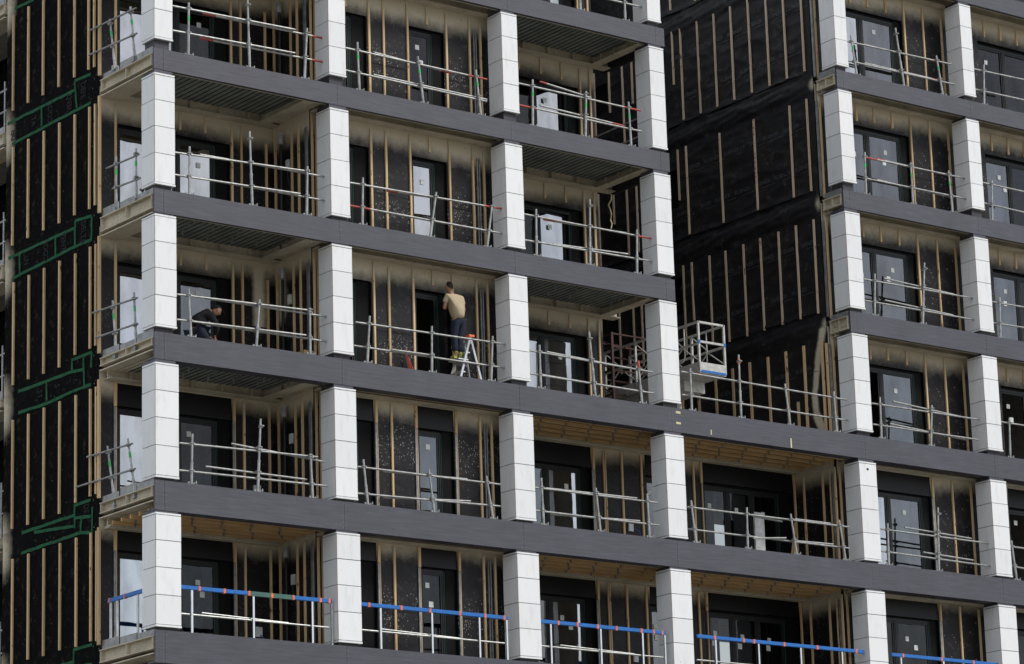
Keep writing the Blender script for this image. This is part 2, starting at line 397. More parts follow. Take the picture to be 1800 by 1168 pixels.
def batten(x, y, z0, z1, parent, face='y', wd=.047, th=.04, mat='timber', lean=0, sprayed=0):
    b = MB(); j = random.uniform(-.004, .004); H = z1-z0
    zs_ = [0, H] if not sprayed or H < .4 else [0, max(.05, H-sprayed), max(.1, H-sprayed*.45), H]
    x0, x1, y0, y1 = (-wd/2, wd/2, -th, 0) if face == 'y' else (-th, 0, -wd/2, wd/2)
    for z_ in zs_: b.v += [(x0,y0,z_),(x1,y0,z_),(x1,y1,z_),(x0,y1,z_)]
    b.f.append((0,3,2,1)); n_ = len(b.v)-4; b.f.append((n_,n_+1,n_+2,n_+3))
    for s_ in range(len(zs_)-1):
        for i_ in range(4): b.f.append((s_*4+i_, s_*4+(i_+1)%4, s_*4+4+(i_+1)%4, s_*4+4+i_))
    b.m = [0]*len(b.f)
    if lean: b.v = [(vx+lean*vz if face == 'y' else vx, vy+(lean*vz if face != 'y' else 0), vz) for vx, vy, vz in b.v]
    o = b.build('batten', M[mat], parent, loc=(x+j, y, z0))
    if sprayed: attr(o, 'spray', lambda a_, c_, d_: .85*sm(H-sprayed, H-sprayed*.4, d_))
    return o

def window(xs, y, z0, z1, muls, blank=None, stickers=(), open_panes=(), tilt=0, glz='pp', reflect_turn={}):
    """frame in the plane y; muls = x of mullions; blank = last field closed by a black board"""
    f = MB(); a, b = xs; t = .055
    f.box(a, b, y, y+.07, z1-.07, z1); f.box(a, b, y, y+.07, z0, z0+.06)
    f.box(a, a+t, y-.002, y+.072, z0, z1); f.box(b-t, b, y-.002, y+.072, z0, z1)
    for q in muls: f.box(q-.05, q+.05, y-.004, y+.074, z0+.061, z1-.071); f.box(q-.008, q+.008, y-.012, y-.0045, z0+.062, z1-.072)
    fo = f.build('window', M['frame'], bld)
    s = MB(); s.box(b-.012, b-.002, y-.02, y-.004, z0+.1, z1-.02); s.build('sealing_strip', M['gasket'], fo)
    edges = [a+t]+[q for m_ in muls for q in (m_-.05, m_+.05)]+[b-t]
    ps = [(edges[i], edges[i+1]) for i in range(0, len(edges), 2)]
    for n, (p0, p1) in enumerate(ps):
        sf = MB(); w_ = .045
        sf.box(p0, p1, y+.008, y+.05, z1-.07-w_, z1-.072); sf.box(p0, p1, y+.008, y+.05, z0+.062, z0+.06+w_)
        sf.box(p0+.001, p0+w_, y+.01, y+.052, z0+.062, z1-.072); sf.box(p1-w_, p1-.001, y+.01, y+.052, z0+.062, z1-.072)
        so_ = sf.build('sash', M['frame'], fo)
        if n in open_panes: continue
        g = MB(); g.quad((p0+w_-.005, y+.03, z0+.1), (p1-w_+.005, y+.03, z0+.1), (p1-w_+.005, y+.03, z1-.11), (p0+w_-.005, y+.03, z1-.11))
        po = g.build('pane', M[{'b': 'glass', 'm': 'glass_mid', 'p': 'glass_dim'}[glz[min(n, len(glz)-1)]]], fo)
        a_ = random.uniform(-.0035, .0035)+tilt
        po.data.transform(Matrix.Translation((0, y+.03, z0)) @ Matrix.Rotation(a_, 4, 'X') @ Matrix.Translation((0, -y-.03, -z0)))
        if n in reflect_turn:   # sash and pane turned about their left side, added so the pane reflects sky
            T_ = Matrix.Translation((p0, y+.03, 0)) @ Matrix.Rotation(math.radians(reflect_turn[n]), 4, 'Z') @ Matrix.Translation((-p0, -y-.03, 0))
            po.data.transform(T_); so_.data.transform(T_)
    for (sx, sz, s_) in stickers:
        q = MB(); q.box(sx, sx+s_, y+.018, y+.022, sz, sz+s_*1.05); q.build('sticker', M['sticker'], fo)
    return fo

# opening data for each bay: wall plane, wall span, windows (x0, x1, frame end, mullions)
BAYS = {
 'A': dict(i=0, y=YD, a=-.02, b=X[1]+.02, win=[(.42, 3.25, 2.93, [1.96])], bat=[.36, 3.30, 3.55, 4.20], stub=[1.15, 1.98, 2.62]),
 'B': dict(i=1, y=YS, a=X[1]+.01, b=X[2]+.3, win=[(4.9, 5.96, 5.60, []), (7.12, 8.10, 7.82, [])], bat=[4.56, 6.02, 6.42, 7.08, 8.16, 8.82, 9.13], stub=[5.4, 7.62]),
 'C': dict(i=2, y=YD, a=X[2]+.02, b=13.62, win=[(10.25, 13.12, 12.85, [11.86])], bat=[9.5, 10.15, 13.18, 13.49], stub=[10.7, 11.35, 12.0, 12.62]),
 'E': dict(i=4, y=YS, a=WX+.0, b=X[5]+.55, win=[(20.3, 22.64, 22.42, [21.28])], bat=[19.62, 22.71, 23.38, 24.03], stub=[20.15, 20.85, 21.45, 22.08]),
 'F': dict(i=5, y=YS, a=X[5]+.555, b=34, win=[(25.35, 28.2, 28.0, [26.35])], bat=[28.4], stub=[24.95, 25.6, 26.2, 26.8]),
}
def stick(b, r, w_, muls):
    rs = random.Random(ord(b)*31+r*7+int(w_[0])); out = []
    edges = [w_[0]+.05]+[q for m_ in muls for q in (m_, m_)]+[w_[2]-.05]
    for n in range(0, len(edges), 2):
        c = (edges[n]+edges[n+1])/2; out.append((c+rs.uniform(-.25,.1), LV[r]+rs.uniform(1.45,1.62), .11))
        if r < 1 or rs.random() < .3: out.append((c+rs.uniform(-.15,.2), LV[r]+rs.uniform(1.15,1.3), .12))
    return out
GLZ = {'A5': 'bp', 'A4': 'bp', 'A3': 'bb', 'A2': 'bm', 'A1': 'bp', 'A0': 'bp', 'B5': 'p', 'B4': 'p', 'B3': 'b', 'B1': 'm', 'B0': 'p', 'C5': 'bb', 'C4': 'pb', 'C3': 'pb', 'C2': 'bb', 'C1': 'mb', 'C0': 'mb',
       'E6': 'bb', 'E5': 'bm', 'E4': 'mm', 'E3': 'mm', 'E2': 'pm', 'E1': 'bm', 'E0': 'pp', 'F4': 'mp', 'F3': 'mp'}  # reflection strength picked pane by pane
WALL = {}
def bay(b, r):
    B = BAYS[b]; z = LV[r]; zc = LB[r+1]; y = B['y']; low = r <= 1
    head = 2.07 if not low else zc-z-.02
    holes = [(w_[0], w_[1], -.05, head) for w_ in B['win']]
    bx = B['b']
    muls_extra = []
    if b == 'C' and low: bx = 13.98+.55; holes.append((14.74, 15.4, -.05, head)); bx = 16.50
    wl = grid_wall('wall', 'x', y, B['a'], bx, -.05, zc-z+.22, holes, M['membrane'], (0,0,z))
    sd = ord(b)*1.3+r*7.7
    zs = {True: 2.35, False: 2.30}[low]
    st = []
    if b == 'A' and r == 2: st = [(4.0, 2.2, 1.0, 3, .22)]
    attr(wl, 'spray', spray_xz(sd, zs+(.05 if b in 'EF' else 0), st)); 
    attr(wl, 'speck', speck_fn(sd, {('B',4):.95,('B',3):.85,('B',2):.6,('B',1):1.55,('B',0):.9}.get((b,r), .8), {'B':2.0,'A':.7,'C':.3,'E':.5,'F':.2}[b]*(1.6 if (b,r) in (('E',0),('E',1)) else 1)))
    WALL[(b,r)] = wl
    for w_ in B['win']+([(14.74, 15.4, 15.38, [])] if (b == 'C' and low) else []):
        yy = y+.10; zt = z+head
        if low:
            # black casing above the frame
            q = MB(); q.box(w_[0]+.004, w_[1]-.004, y+.012, y+.34, z+2.05, z+head-.004); q.box(w_[0]+.004, w_[1]-.004, y+.004, y+.03, z+2.03, z+2.06)
            q.build('shutter_casing', M['shutter'], bld); zt = z+2.045
        fe = w_[2]
        mu = w_[3] if len(w_) > 3 else []
        op = ()
        if b == 'B' and r == 2 and w_[0] > 7: op = (0,)
        if b == 'E' and r == 2: op = (0,)
        if b == 'F' and r in (1, 2): op = (0,)
        if b == 'B' and r == 2 and w_[0] < 6: op = (0,)
        window((w_[0]+.03, fe), yy, z+.0, zt-.05, mu, stickers=stick(b, r, w_, mu) if not op or b in 'EF' else [], open_panes=op, reflect_turn={1: 6} if (b == 'C' and r in (3, 4) and w_[0] < 13) else {}, glz='p' if (b == 'B' and w_[0] < 6) else GLZ.get(b+str(r), 'pp'))
        q = MB(); q.box(w_[0]+.004, w_[0]+.03, yy-.02, yy+.07, z, zt-.003); q.box(fe+.003, w_[1]-.004, yy-.03, yy+.08, z, zt-.003); q.box(w_[0]+.03, fe+.002, yy-.015, yy+.07, zt-.049, zt-.003)
        q.build('reveal_board', M['reveal'], bld)
    zt = zc+.0
    if b == 'C' and r >= 2 or b in 'AB' or b in 'EF' or b == 'C':
        for q in B['bat']:
            if b == 'A' and r >= 2 and q == 4.20: batten(q, y, z-.02, zt-.38, wl); continue
            edge = low and any(abs(q-e) < .12 for w_ in B['win'] for e in w_[:2])
            if edge:
                batten(q, y, z+2.0, zt-.02, wl, wd=.06)
                batten(q+.02, y, z-.02, z+1.995, wl, wd=.016, th=.035)
                box_part('edge_trim', 'steel', wl, q-.05 if q > 7.5 and b != 'B' else q-.035, q+.005, y-.03, y-.002, z-.02, z+1.99)
            else: batten(q, y, z-.02, zt-random.uniform(.02,.1), wl, wd=random.uniform(.043,.052), sprayed=random.uniform(.3,.6) if (not low and b != 'E') or b == 'A' else random.uniform(.15,.3))
        if low and b == 'C':
            for q in (13.52, 14.03, 14.62): batten(q, y, z-.02, zt-.05, wl)
            for q in (15.7, 16.22): batten(q, y, z-.02, zt-.05, wl)
        if not low:
            for q in B['stub']: batten(q, y, z+2.17+random.uniform(0,.06), zt-.02, wl, wd=.05, sprayed=(.5 if b in 'ABC' else .2))
for r in range(6):
    for b in 'ABC': bay(b, r)
for r in range(7):
    for b in 'EF': bay(b, r)
def lap(wl, y, x0, x1, z):
    q = MB(); n = int((x1-x0)/.12); pr = None
    for i in range(n+1):
        x = x0+(x1-x0)*i/n; zz = z+.015*f_noise(x*1.5, z, 3); d = .006+.006*abs(f_noise(x*4, z, 1))
        c_ = [(x, y-.001, zz+.004), (x, y-d, zz-.004), (x, y-.001, zz-.05)]
        if pr: q.quad(pr[0], pr[1], c_[1], c_[0]); q.quad(pr[1], pr[2], c_[2], c_[1])
        pr = c_
    q.build('membrane_lap', M['membrane'], wl)
for r in range(6):
    lap(WALL[('B', r)], YS, 5.97, 7.11, LV[r]+1.02+.06*(r%2)); lap(WALL[('B', r)], YS, 8.11, 9.4, LV[r]+1.0+.06*(r%2))
    lap(WALL[('E', r)], YS, 22.66, 24.4, LV[r]+1.05); lap(WALL[('A', r)], YD, 3.27, 4.38, LV[r]+1.1)
# metal corner strips on the shallow walls
for r in range(6):
    wl = WALL[('B', r)]
    q = MB(); z = LV[r]
    for xx in (8.93, 8.99): q.box(xx, xx+.025, YS-.03, YS-.002, z-.02, z+2.3)
    q.build('metal_stud', M['steel'], wl)

# bay D (lower two storeys, right of the fourth column)
def bayD(r):
    z, zc = LV[r], LB[r+1]
    wl = grid_wall('wall', 'x', YD, 16.501, 19.49, -.05, zc-z+.22, [(16.52, 19.40, -.05, zc-z-.02)], M['membrane'], (0,0,z))
    attr(wl, 'spray', spray_xz(3.1+r, 2.35)); attr(wl, 'speck', speck_fn(r, .8, .1))
    q = MB(); q.box(16.525, 19.395, YD+.012, YD+.34, z+2.05, z+zc-z-.024); q.build('shutter_casing', M['shutter'], bld)
    window((16.56, 18.98), YD+.1, z, z+1.995, [17.36, 18.14], stickers=[(16.75,z+1.45,.11),(17.6,z+1.42,.11),(18.45,z+1.4,.11)]+([(16.7,z+1.2,.12),(17.5,z+1.18,.13),(18.4,z+1.2,.13)] if r == 0 else []))
    q = MB(); q.box(18.985, 19.395, YD+.07, YD+.16, z, z+2.045); q.box(16.525, 16.558, YD+.08, YD+.17, z, z+2.045); q.box(16.56, 18.98, YD+.09, YD+.17, z+1.997, z+2.045); q.build('reveal_board', M['reveal'], bld)
    batten(16.46, YD, z+2.0, zc-.02, wl, wd=.06); batten(16.47, YD, z-.02, z+1.99, wl, wd=.02); batten(19.44, YD, z-.02, zc-.04, wl)
    return wl
for r in (0, 1): bayD(r)

# return walls facing left: bay A (x = 4.4) and bay D (x = 19.5)
def retwall(x, r, ys, seed, pipes=True):
    z, zc = LV[r], LB[r+1]
    wl = grid_wall('return_wall', 'y', x, YS+.0 if x < 10 else .8, YD, -.05, zc-z+.22, [], M['membrane'], (0,0,z))
    attr(wl, 'spray', spray_xz(seed+r*2.2, 2.22, [(x, 1.9, 1.2, 3, .2)] if (x < 10 and r == 2) else []))
    def sp(x_, y_, z_): return (1.7 if y_ < 1.05 else .3)*max(0, 1-abs(z_-.8)/1.1)*(.6+.8*f_noise(y_*5, seed, z_*2))
    attr(wl, 'speck', sp)
    for y in ys: batten(x, y, z-.02, zc-random.uniform(.04,.12), wl, face='x', sprayed=random.uniform(.25,.5))
    q = MB(); q.box(x-.035, x-.003, YS+.06, YS+.10, z-.02, z+2.3); q.box(x-.03, x-.003, YS+.13, YS+.15, z-.02, z+2.3); q.build('metal_stud', M['steel'], wl)
    if x < 10:
        q = MB(); q.tube((x-.09, 1.75, z-.02), (x-.09, 1.75, z+2.1), .035, 10); q.build('downpipe', M['frame'], wl)
        q = MB(); q.tube((x-.12, 1.72, z+2.12), (x-.12, 1.72, z+2.36), .06, 12); q.build('pipe_socket', M['grey_plastic'], wl)
        if r in (1, 2, 0, 3):
            q = MB(); q.box(x-.05, x-.003, 1.52, 1.64, z+1.52, z+1.74); q.build('junction_box', M['sticker'], wl)
            pts = [(x-.03, 1.58-.12*math.sin(t*2.6), z+1.52-1.5*t) for t in [i/12 for i in range(13)]]
            q = MB(); q.path([(a-.03*math.sin(i), b_, c_) for i, (a, b_, c_) in enumerate(pts)], .006, 5); q.build('cable', M['cable_grey'], wl)
        if r < 4:
            q = MB(); q.box(3.78, 3.95, YD-.05, YD-.003, z+.45, z+.66); q.build('socket_box', M['sticker'], WALL[('A', r)])
            q = MB(); q.path([(3.88+.11*math.sin(t*3.2), YD-.06-.1*math.sin(t*3.1), z+.5-.55*t) for t in [i/10 for i in range(11)]], .009, 6); q.build('blue_cable', M['cable_blue'], WALL[('A', r)])
    else:
        q = MB(); q.box(x-.03, x-.003, .82, .9, z-.02, z+2.25); q.build('metal_flashing', M['steel'], wl)
for r in range(6): retwall(4.40, r, [2.08, 1.42, 1.15], 5.5); batten(4.455, YS, LV[r]-.02, LB[r+1]-.05, WALL[('B', r)])
for r in (0, 1): retwall(19.50, r, [1.88, 1.2, .93, .76], 9.5)
for r in (0, 1):
    q = MB(); q.box(14.16, 14.29, YD-.05, YD-.003, LV[r]+.62, LV[r]+.80); q.build('socket_box', M['sticker'], WALL[('C', r)])
    q = MB(); q.path([(14.3+.2*math.sin(t*1.7), YD-.06-.06*math.sin(t*3.1), LV[r]+.68-.7*t*t) for t in [i/10 for i in range(11)]], .009, 6); q.build('blue_cable', M['cable_blue'], WALL[('C', r)])

# end of the deep wall C on its open side
for r in range(2, 6):
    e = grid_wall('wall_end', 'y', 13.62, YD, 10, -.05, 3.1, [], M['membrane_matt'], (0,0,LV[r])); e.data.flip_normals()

# ---------------------------------------------------------------- ceilings
def ceiling(b, r):
    z = LB[r+1]
    if b in 'ACD': a, e = {'A': (.10, 4.40), 'C': (9.3, 13.95), 'D': (13.96, 19.48)}[b]; yb = YD
    else: a, e = {'B': (4.42, 9.29), 'E': (19.6, 24.4), 'F': (24.41, 34)}[b]; yb = YS
    low = r <= 1 and b not in 'EF' and not (b == 'A' and r == 1)
    xl, xr = a, e
    dk = MB(); zb = z+.19
    # ribbed deck running front to back
    yf, yk = (.06, yb-.28) if yb == YD else (.06, yb-.36)
    xs = a; pit = .15
    while xs < e-.02:
        x2 = min(e, xs+pit)
        dk.box(xs, x2-.014, yf, yk, zb, zb+.02, 0); dk.box(x2-.014, x2, yf, yk, zb-.012, zb+.02, 1)
        xs += pit
    d = dk.build('metal_deck', [M['deck'], M['deckdark']] if yb == YD and not low else ([M['spray'], M['deckdark']] if not low else [M['gap_shade'], M['deckdark']]), bld)
    # sprayed steel beams: rear, front edge
    s = MB()
    s.box(a, e, yb-.27, yb-.004, z+.008, z+.028); s.box(a, e, yb-.15, yb-.11, z+.03, z+.26); s.box(a, e, yb-.3, yb-.004, z+.24, z+.262)
    s.box(a, e, .102 if not low else .302, .15 if not low else .33, z+.006, z+.03); s.box(a, e, .08, .10, z+.032, z+.24)
    if b == 'A' and not low:
        s.box(3.86, 4.14, .16, yb-.275, z+.006, z+.026); s.box(3.98, 4.02, .16, yb-.16, z+.028, z+.235); s.box(4.141, 4.40, .16, yb-.28, z+.06, z+.09)
    if b == 'C' and r >= 2:
        s.box(13.36, 13.62, .12, yb-.275, z+.006, z+.026); s.box(13.47, 13.51, .12, yb-.16, z+.028, z+.235)
        for yy in (.6, 1.1, 1.6): s.box(13.38, 13.469, yy, yy+.02, z+.028, z+.235)
    if yb == YD and not low:
        xx = a+.5
        while xx < e-.6: s.box(xx, xx+.02, yb-.265, yb-.152, z+.03, z+.238); xx += .75
    sb = s.build('steel_beam', M['spray'], bld)
    if not low:
        h = MB(); rs = random.Random(r*5+ord(b)); 
        if r <= 2 or b in 'EF':
            for yy in ([.35, .8, 1.25] if yb == YD else [.22]):
                xx = a+.35+yy*.3
                while xx < e-.4: h.box(xx, xx+.035, yy, yy+.035, z+.02+rs.uniform(0,.05), zb-.031); xx += .62
            h.build('hanger', M['steel'], d)['kind'] = 'stuff'
    else:
        ys = [.40, .76, 1.12, 1.48, 1.84] if yb == YD else [.36]
        for n, yy in enumerate(ys):
            q = MB(); q.box(a, e, yy, yy+.045, z+.02, z+.10); q.build('joist', M['joist'], d)
            h = MB(); xx = a+.3+.21*(n % 3)
            while xx < e-.2: h.box(xx, xx+.05, yy-.012, yy-.002, z+.01, z+.07); xx += .72
            h.build('joist_bracket', M['steel'], d)['kind'] = 'stuff'
        if yb == YD: q = MB(); q.box(a, e, yb-.2, yb-.005, z-.02, z+.004); q.build('sprayed_ledge', M['spray'], d)
        else: q = MB(); q.box(a, e, yb-.3, yb-.005, z-.008, z+.004); q.build('sprayed_ledge', M['spray'], d)
for r in range(6):
    for b in 'ABC'+('D' if r <= 1 else ''): ceiling(b, r)
for r in range(7):
    for b in 'EF':
        if r < 6: ceiling(b, r)

# side fascia on the open right side of the left tower
for k in (4, 5):
    box_part('side_fascia', 'fascia_side', bld, 14.0, 14.035, .055, YD+.1, LB[k]-.02, LV[k]-.02)

# ---------------------------------------------------------------- open steel edge on the left side (and the same at the right tower)
def edge(x, y0, y1, k, rich=True):
    z = LV[k]; s = MB(); zb = LB[k]+.08 if k > 2 else LB[k]+.28
    s.box(x-.03, x+.16, y0, y1, zb, zb+.022); s.box(x-.03, x+.16, y0, y1, z-.13, z-.11); s.box(x+.07, x+.10, y0, y1, zb+.023, z-.131)
    n = max(2, int((y1-y0)/.85))
    for i in range(n+1):
        yy = y0+.02+(y1-y0-.06)*i/n; s.box(x-.022, x+.069, yy, yy+.02, zb+.023, z-.131)
    s.box(x-.02, x+.5, y0, y1, zb-.10, zb-.075) if rich else None
    o = s.build('edge_beam', M['spray'], bld)
    t = MB(); n = max(1, int((y1-y0)/.55)); ys = y0
    for i in range(n):
        ye = y0+(y1-y0)*(i+1)/n; t.box(x+.03+.01*(i%2), x+.045+.01*(i%2), ys+.03, ye-.02, z-.109, z+.03+.06*((i*7+k)%3)/2); ys = ye
    t.build('edge_flashing', M['steel'], o)
    return o
for k in range(6): edge(0, .06, YD-.03, k)
for k in range(3, 7): edge(WX, .06, .72, k, False)
for k in range(3, 7):
    box_part('timber_packer', 'joist', bld, WX+.06, WX+.14, .1, .2, LV[k]+.004, LV[k]+.14)

# ---------------------------------------------------------------- left side wall
SW_Y1 = 6.35
LWB = {4:(12.59,14.86,[6.03,5.34,4.67,3.97,3.29,2.67,2.43]), 3:(9.46,11.74,[6.0,5.31,4.62,3.93,3.26,2.63,2.39]), 2:(6.25,8.60,[5.93,5.24,4.57,3.89,3.21,2.59,2.35]),
       1:(3.05,5.48,[5.91,5.22,4.54,3.86,3.18,2.56,2.32]), 0:(.11,2.40,[5.88,5.18,4.51,3.82,3.14,2.53,2.29]), 5:(15.7,17.95,[6.05,5.36,4.69,3.99,3.3,2.68,2.45])}
lw = {}
for r in range(6):
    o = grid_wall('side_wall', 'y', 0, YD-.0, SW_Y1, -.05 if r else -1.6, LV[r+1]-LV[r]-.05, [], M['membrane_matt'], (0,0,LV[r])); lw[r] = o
    def sp(x, y, z, r=r):
        d = min(abs(z-(LB[r+1]-LV[r]+.15)), abs(z+.3))
        return .72*(1-sm(.1, .75, math.hypot((y-6.45)*1.1, d*.8)))
    attr(o, 'spray', sp); attr(o, 'speck', lambda x, y, z: .004+.06*max(0, 1-(y-2.2)/.5))
    a, b, ys = LWB[r]
    for n, y in enumerate(ys): batten(0, y, a+random.uniform(-.02,.02)+(.12 if (r in (1,2) and n > 3) else 0), b-(.1 if (r > 3 and n > 3) else 0), o, face='x', wd=.055)
    batten(-.005, YD-.01, LV[r]+.0, LB[r+1]+.0, o, face='x', wd=.07, th=.05)
# green tape runs (y, z points) on the side wall
TAPES = {4: [[(2.61,12.48),(3.3,12.52)],[(3.3,12.52),(3.26,12.31)],[(3.26,12.31),(6.3,12.37)],[(2.6,11.83),(6.07,11.84)],[(3.26,12.3),(3.2,11.87)],[(4.75,12.34),(4.74,11.89)]],
 3: [[(2.55,9.28),(3.26,9.34)],[(3.26,9.34),(3.24,9.19)],[(3.24,9.19),(6.2,9.22)],[(2.55,8.75),(3.26,8.77)],[(3.26,8.77),(6.02,8.71)],[(3.26,9.19),(3.26,8.73)],[(4.11,9.2),(4.1,8.74)],[(5.69,9.19),(5.68,8.72)],[(2.55,9.28),(2.56,8.75)]],
 2: [[(2.54,6.28),(3.37,6.29)],[(3.37,6.29),(3.36,6.03)],[(3.36,6.03),(5.71,6.08)],[(2.56,5.58),(3.2,5.60)],[(3.2,5.6),(4.4,5.56)],[(4.4,5.56),(5.7,5.6)],[(3.4,6.03),(2.87,5.98)],[(2.89,6.25),(2.84,5.55)],[(4.46,6.06),(4.45,5.61)],[(2.54,6.28),(2.56,5.95)]],
 1: [[(2.57,3.1),(3.24,3.11)],[(3.24,3.15),(3.23,2.62)],[(3.23,2.9),(5.49,2.91)],[(4.96,2.83),(3.26,2.67)],[(3.23,2.84),(2.56,2.76)],[(2.95,2.79),(2.99,2.48)],[(2.6,2.42),(2.97,2.48)],[(2.97,2.48),(5.53,2.47)],[(2.5,2.95),(2.52,2.3)]],
 0: [[(2.5,.06),(3.24,.05)],[(3.24,.08),(3.26,-.3)],[(3.25,-.2),(5.4,-.2)],[(2.5,-.35),(3.24,-.33)]],
 5: [[(5.13,14.96),(6.0,15.02)],[(2.6,15.6),(5.1,15.55)]]}
for r, segs in TAPES.items():
    for (a, b) in segs:
        t = MB(); ln = math.hypot(b[0]-a[0], b[1]-a[1]); n = max(2, int(ln/.15)); dy, dz = (b[0]-a[0])/ln, (b[1]-a[1])/ln
        hw = .034; pr = None; xo = -.006-random.uniform(0,.004)
        for i in range(n+1):
            f = i/n; cy, cz = a[0]+(b[0]-a[0])*f, a[1]+(b[1]-a[1])*f; h = hw*(1+.25*f_noise(cy*6, cz*6, r)); wv = .012*f_noise(cy*3, r, cz*3)
            p = ((xo-.004*(i%2), cy-dz*h, cz+dy*h+wv), (xo-.004*(i%2), cy+dz*h, cz-dy*h+wv))
            if pr: t.quad(pr[0], pr[1], p[1], p[0])
            pr = p
        t.build('sealing_tape', M['tape_green'], lw[r])
def text(body, size, mat, parent, mtx, name='printed_lettering'):
    c = bpy.data.curves.new(name, 'FONT'); c.body = body; c.size = size; c.align_x = 'CENTER'; c.align_y = 'CENTER'; c.resolution_u = 2; c.offset = size*.018
    o = bpy.data.objects.new(name, c); col.objects.link(o); dg = bpy.context.evaluated_depsgraph_get(); dg.update()
    me = bpy.data.meshes.new_from_object(o.evaluated_get(dg)); bpy.data.objects.remove(o)
    me.materials.clear(); me.materials.append(M[mat]); me.transform(mtx)
    p = bpy.data.objects.new(name, me); col.objects.link(p); p.parent = parent; p.matrix_parent_inverse = Matrix.Translation(parent.location).inverted(); return p
def side_m(x, y, z, rot=0, sc=(1,1,1)):
    # text lies on a wall facing -x; its reading direction runs towards -y
    B = Matrix(((0,0,-1,0),(-1,0,0,0),(0,1,0,0),(0,0,0,1)))
    return Matrix.Translation((x, y, z)) @ B @ Matrix.Rotation(rot, 4, 'Z') @ Matrix.Diagonal((*sc, 1))
for r, y, z, s, rt in ((4,2.93,12.2,'DEFE',-1),(4,3.5,12.1,'VENT',1),(4,4.35,12.1,'COOL',1),(4,5.1,12.1,'TA',-1),(4,6.0,12.05,'DEL',1),(3,2.9,9.0,'DELTA',-1),(3,3.75,9.0,'VENT',-1),(3,4.5,8.98,'COOL',1),(3,5.35,8.98,'NT',1),
                       (2,4.0,5.85,'S',-1),(2,4.75,5.82,'ST',-1),(2,3.2,5.8,'V',1),(1,2.75,2.95,'DE',-1)):
    text(s, .17, 'print', lw[r], side_m(-.012, y, z-LV[r], rt*math.pi/2, (1, 1.7, 1)) @ Matrix.Identity(4)).matrix_parent_inverse = Matrix.Identity(4)

# beyond the side wall: the next open balcony of the same side
for r in range(6):
    z = LV[r]
    e = edge(0, SW_Y1+.1, 12.0, r, True); box_part('rear_floor_slab', 'concrete', bld, .2, 1.59, SW_Y1+.03, 18, z-.3, z-.12)
    box_part('wall_end', 'spray', bld, .004, .25, SW_Y1+.003, SW_Y1+.02, z-.3, z+.35)
    box_part('rear_balcony_wall', 'membrane_matt', bld, 1.6, 1.7, SW_Y1+.02, 18, z-.4, z+2.75)
    q = MB(); q.tube((.1, 6.62, z-.1), (.1, 6.62, z+1.15), .024, 8); q.tube((.1, 6.5, z+.95), (.1, 8.8, z+.95), .024, 8); q.tube((.1, 6.5, z+.45), (.1, 8.8, z+.45), .024, 8)
    tag(q.build('guardrail', M['galv']), 'tube guardrail at the far left edge beyond the battened side wall, %s' % ['lowest','second up','third up','fourth up','fifth up','topmost'][r], 'guardrail', 'scaffold tube guardrails along the balcony edges')

# ---------------------------------------------------------------- wrapped side wall of the right tower
WB = {5: [(6.09,18.2,16.74),(5.76,18.19,15.68),(5.08,18.19,15.67),(4.42,18.19,15.66),(3.75,18.19,15.66),(3.07,18.21,15.66),(2.39,18.18,15.65),(1.73,18.07,15.65),(1.08,18.02,15.66),(7.8,18.1,16.7),(8.2,18.05,15.7),(8.77,18.0,16.72),(9.4,18,15.7)],
 4: [(6.07,14.95,13.58),(5.73,14.96,12.58),(4.39,14.95,12.55),(3.06,14.95,12.55),(1.71,14.93,12.54),(1.07,14.93,12.54),(7.8,14.5,12.6),(8.2,14.6,12.6),(8.76,14.51,13.6),(9.4,14.6,12.6)],
 3: [(6.04,11.82,9.44),(5.7,11.82,10.28),(5.01,11.83,9.47),(4.37,11.81,9.42),(3.69,11.81,9.42),(3.03,11.81,9.42),(2.36,11.81,9.42),(1.69,11.81,9.41),(1.05,11.8,9.41),(7.78,11.6,9.5),(8.12,11.6,9.5),(8.7,11.24,9.5)],
 2: [(6.3,8.8,6.3),(5.65,8.9,6.3),(4.97,8.8,6.3),(4.31,8.71,6.3),(3.65,8.73,6.3),(2.96,8.72,6.3),(2.29,8.72,6.3),(1.64,8.72,6.3),(.99,8.7,6.3),(1.95,7.37,6.2),(7.0,8.8,6.3),(7.7,8.8,6.3),(8.4,8.8,6.3)],
 6: [(6.1,20.6,18.8),(5.1,20.6,18.75),(4.4,20.6,18.75),(3.7,20.6,18.75),(3.0,20.6,18.75),(2.3,20.6,18.75),(1.7,20.6,18.75)]}
HOLES = {3: [(6.14,6.75,10.56,11.5),(8.82,9.5,10.5,11.3)], 4: [(6.16,6.75,13.45,14.45)], 5: [(8.9,9.5,16.8,17.6)]}
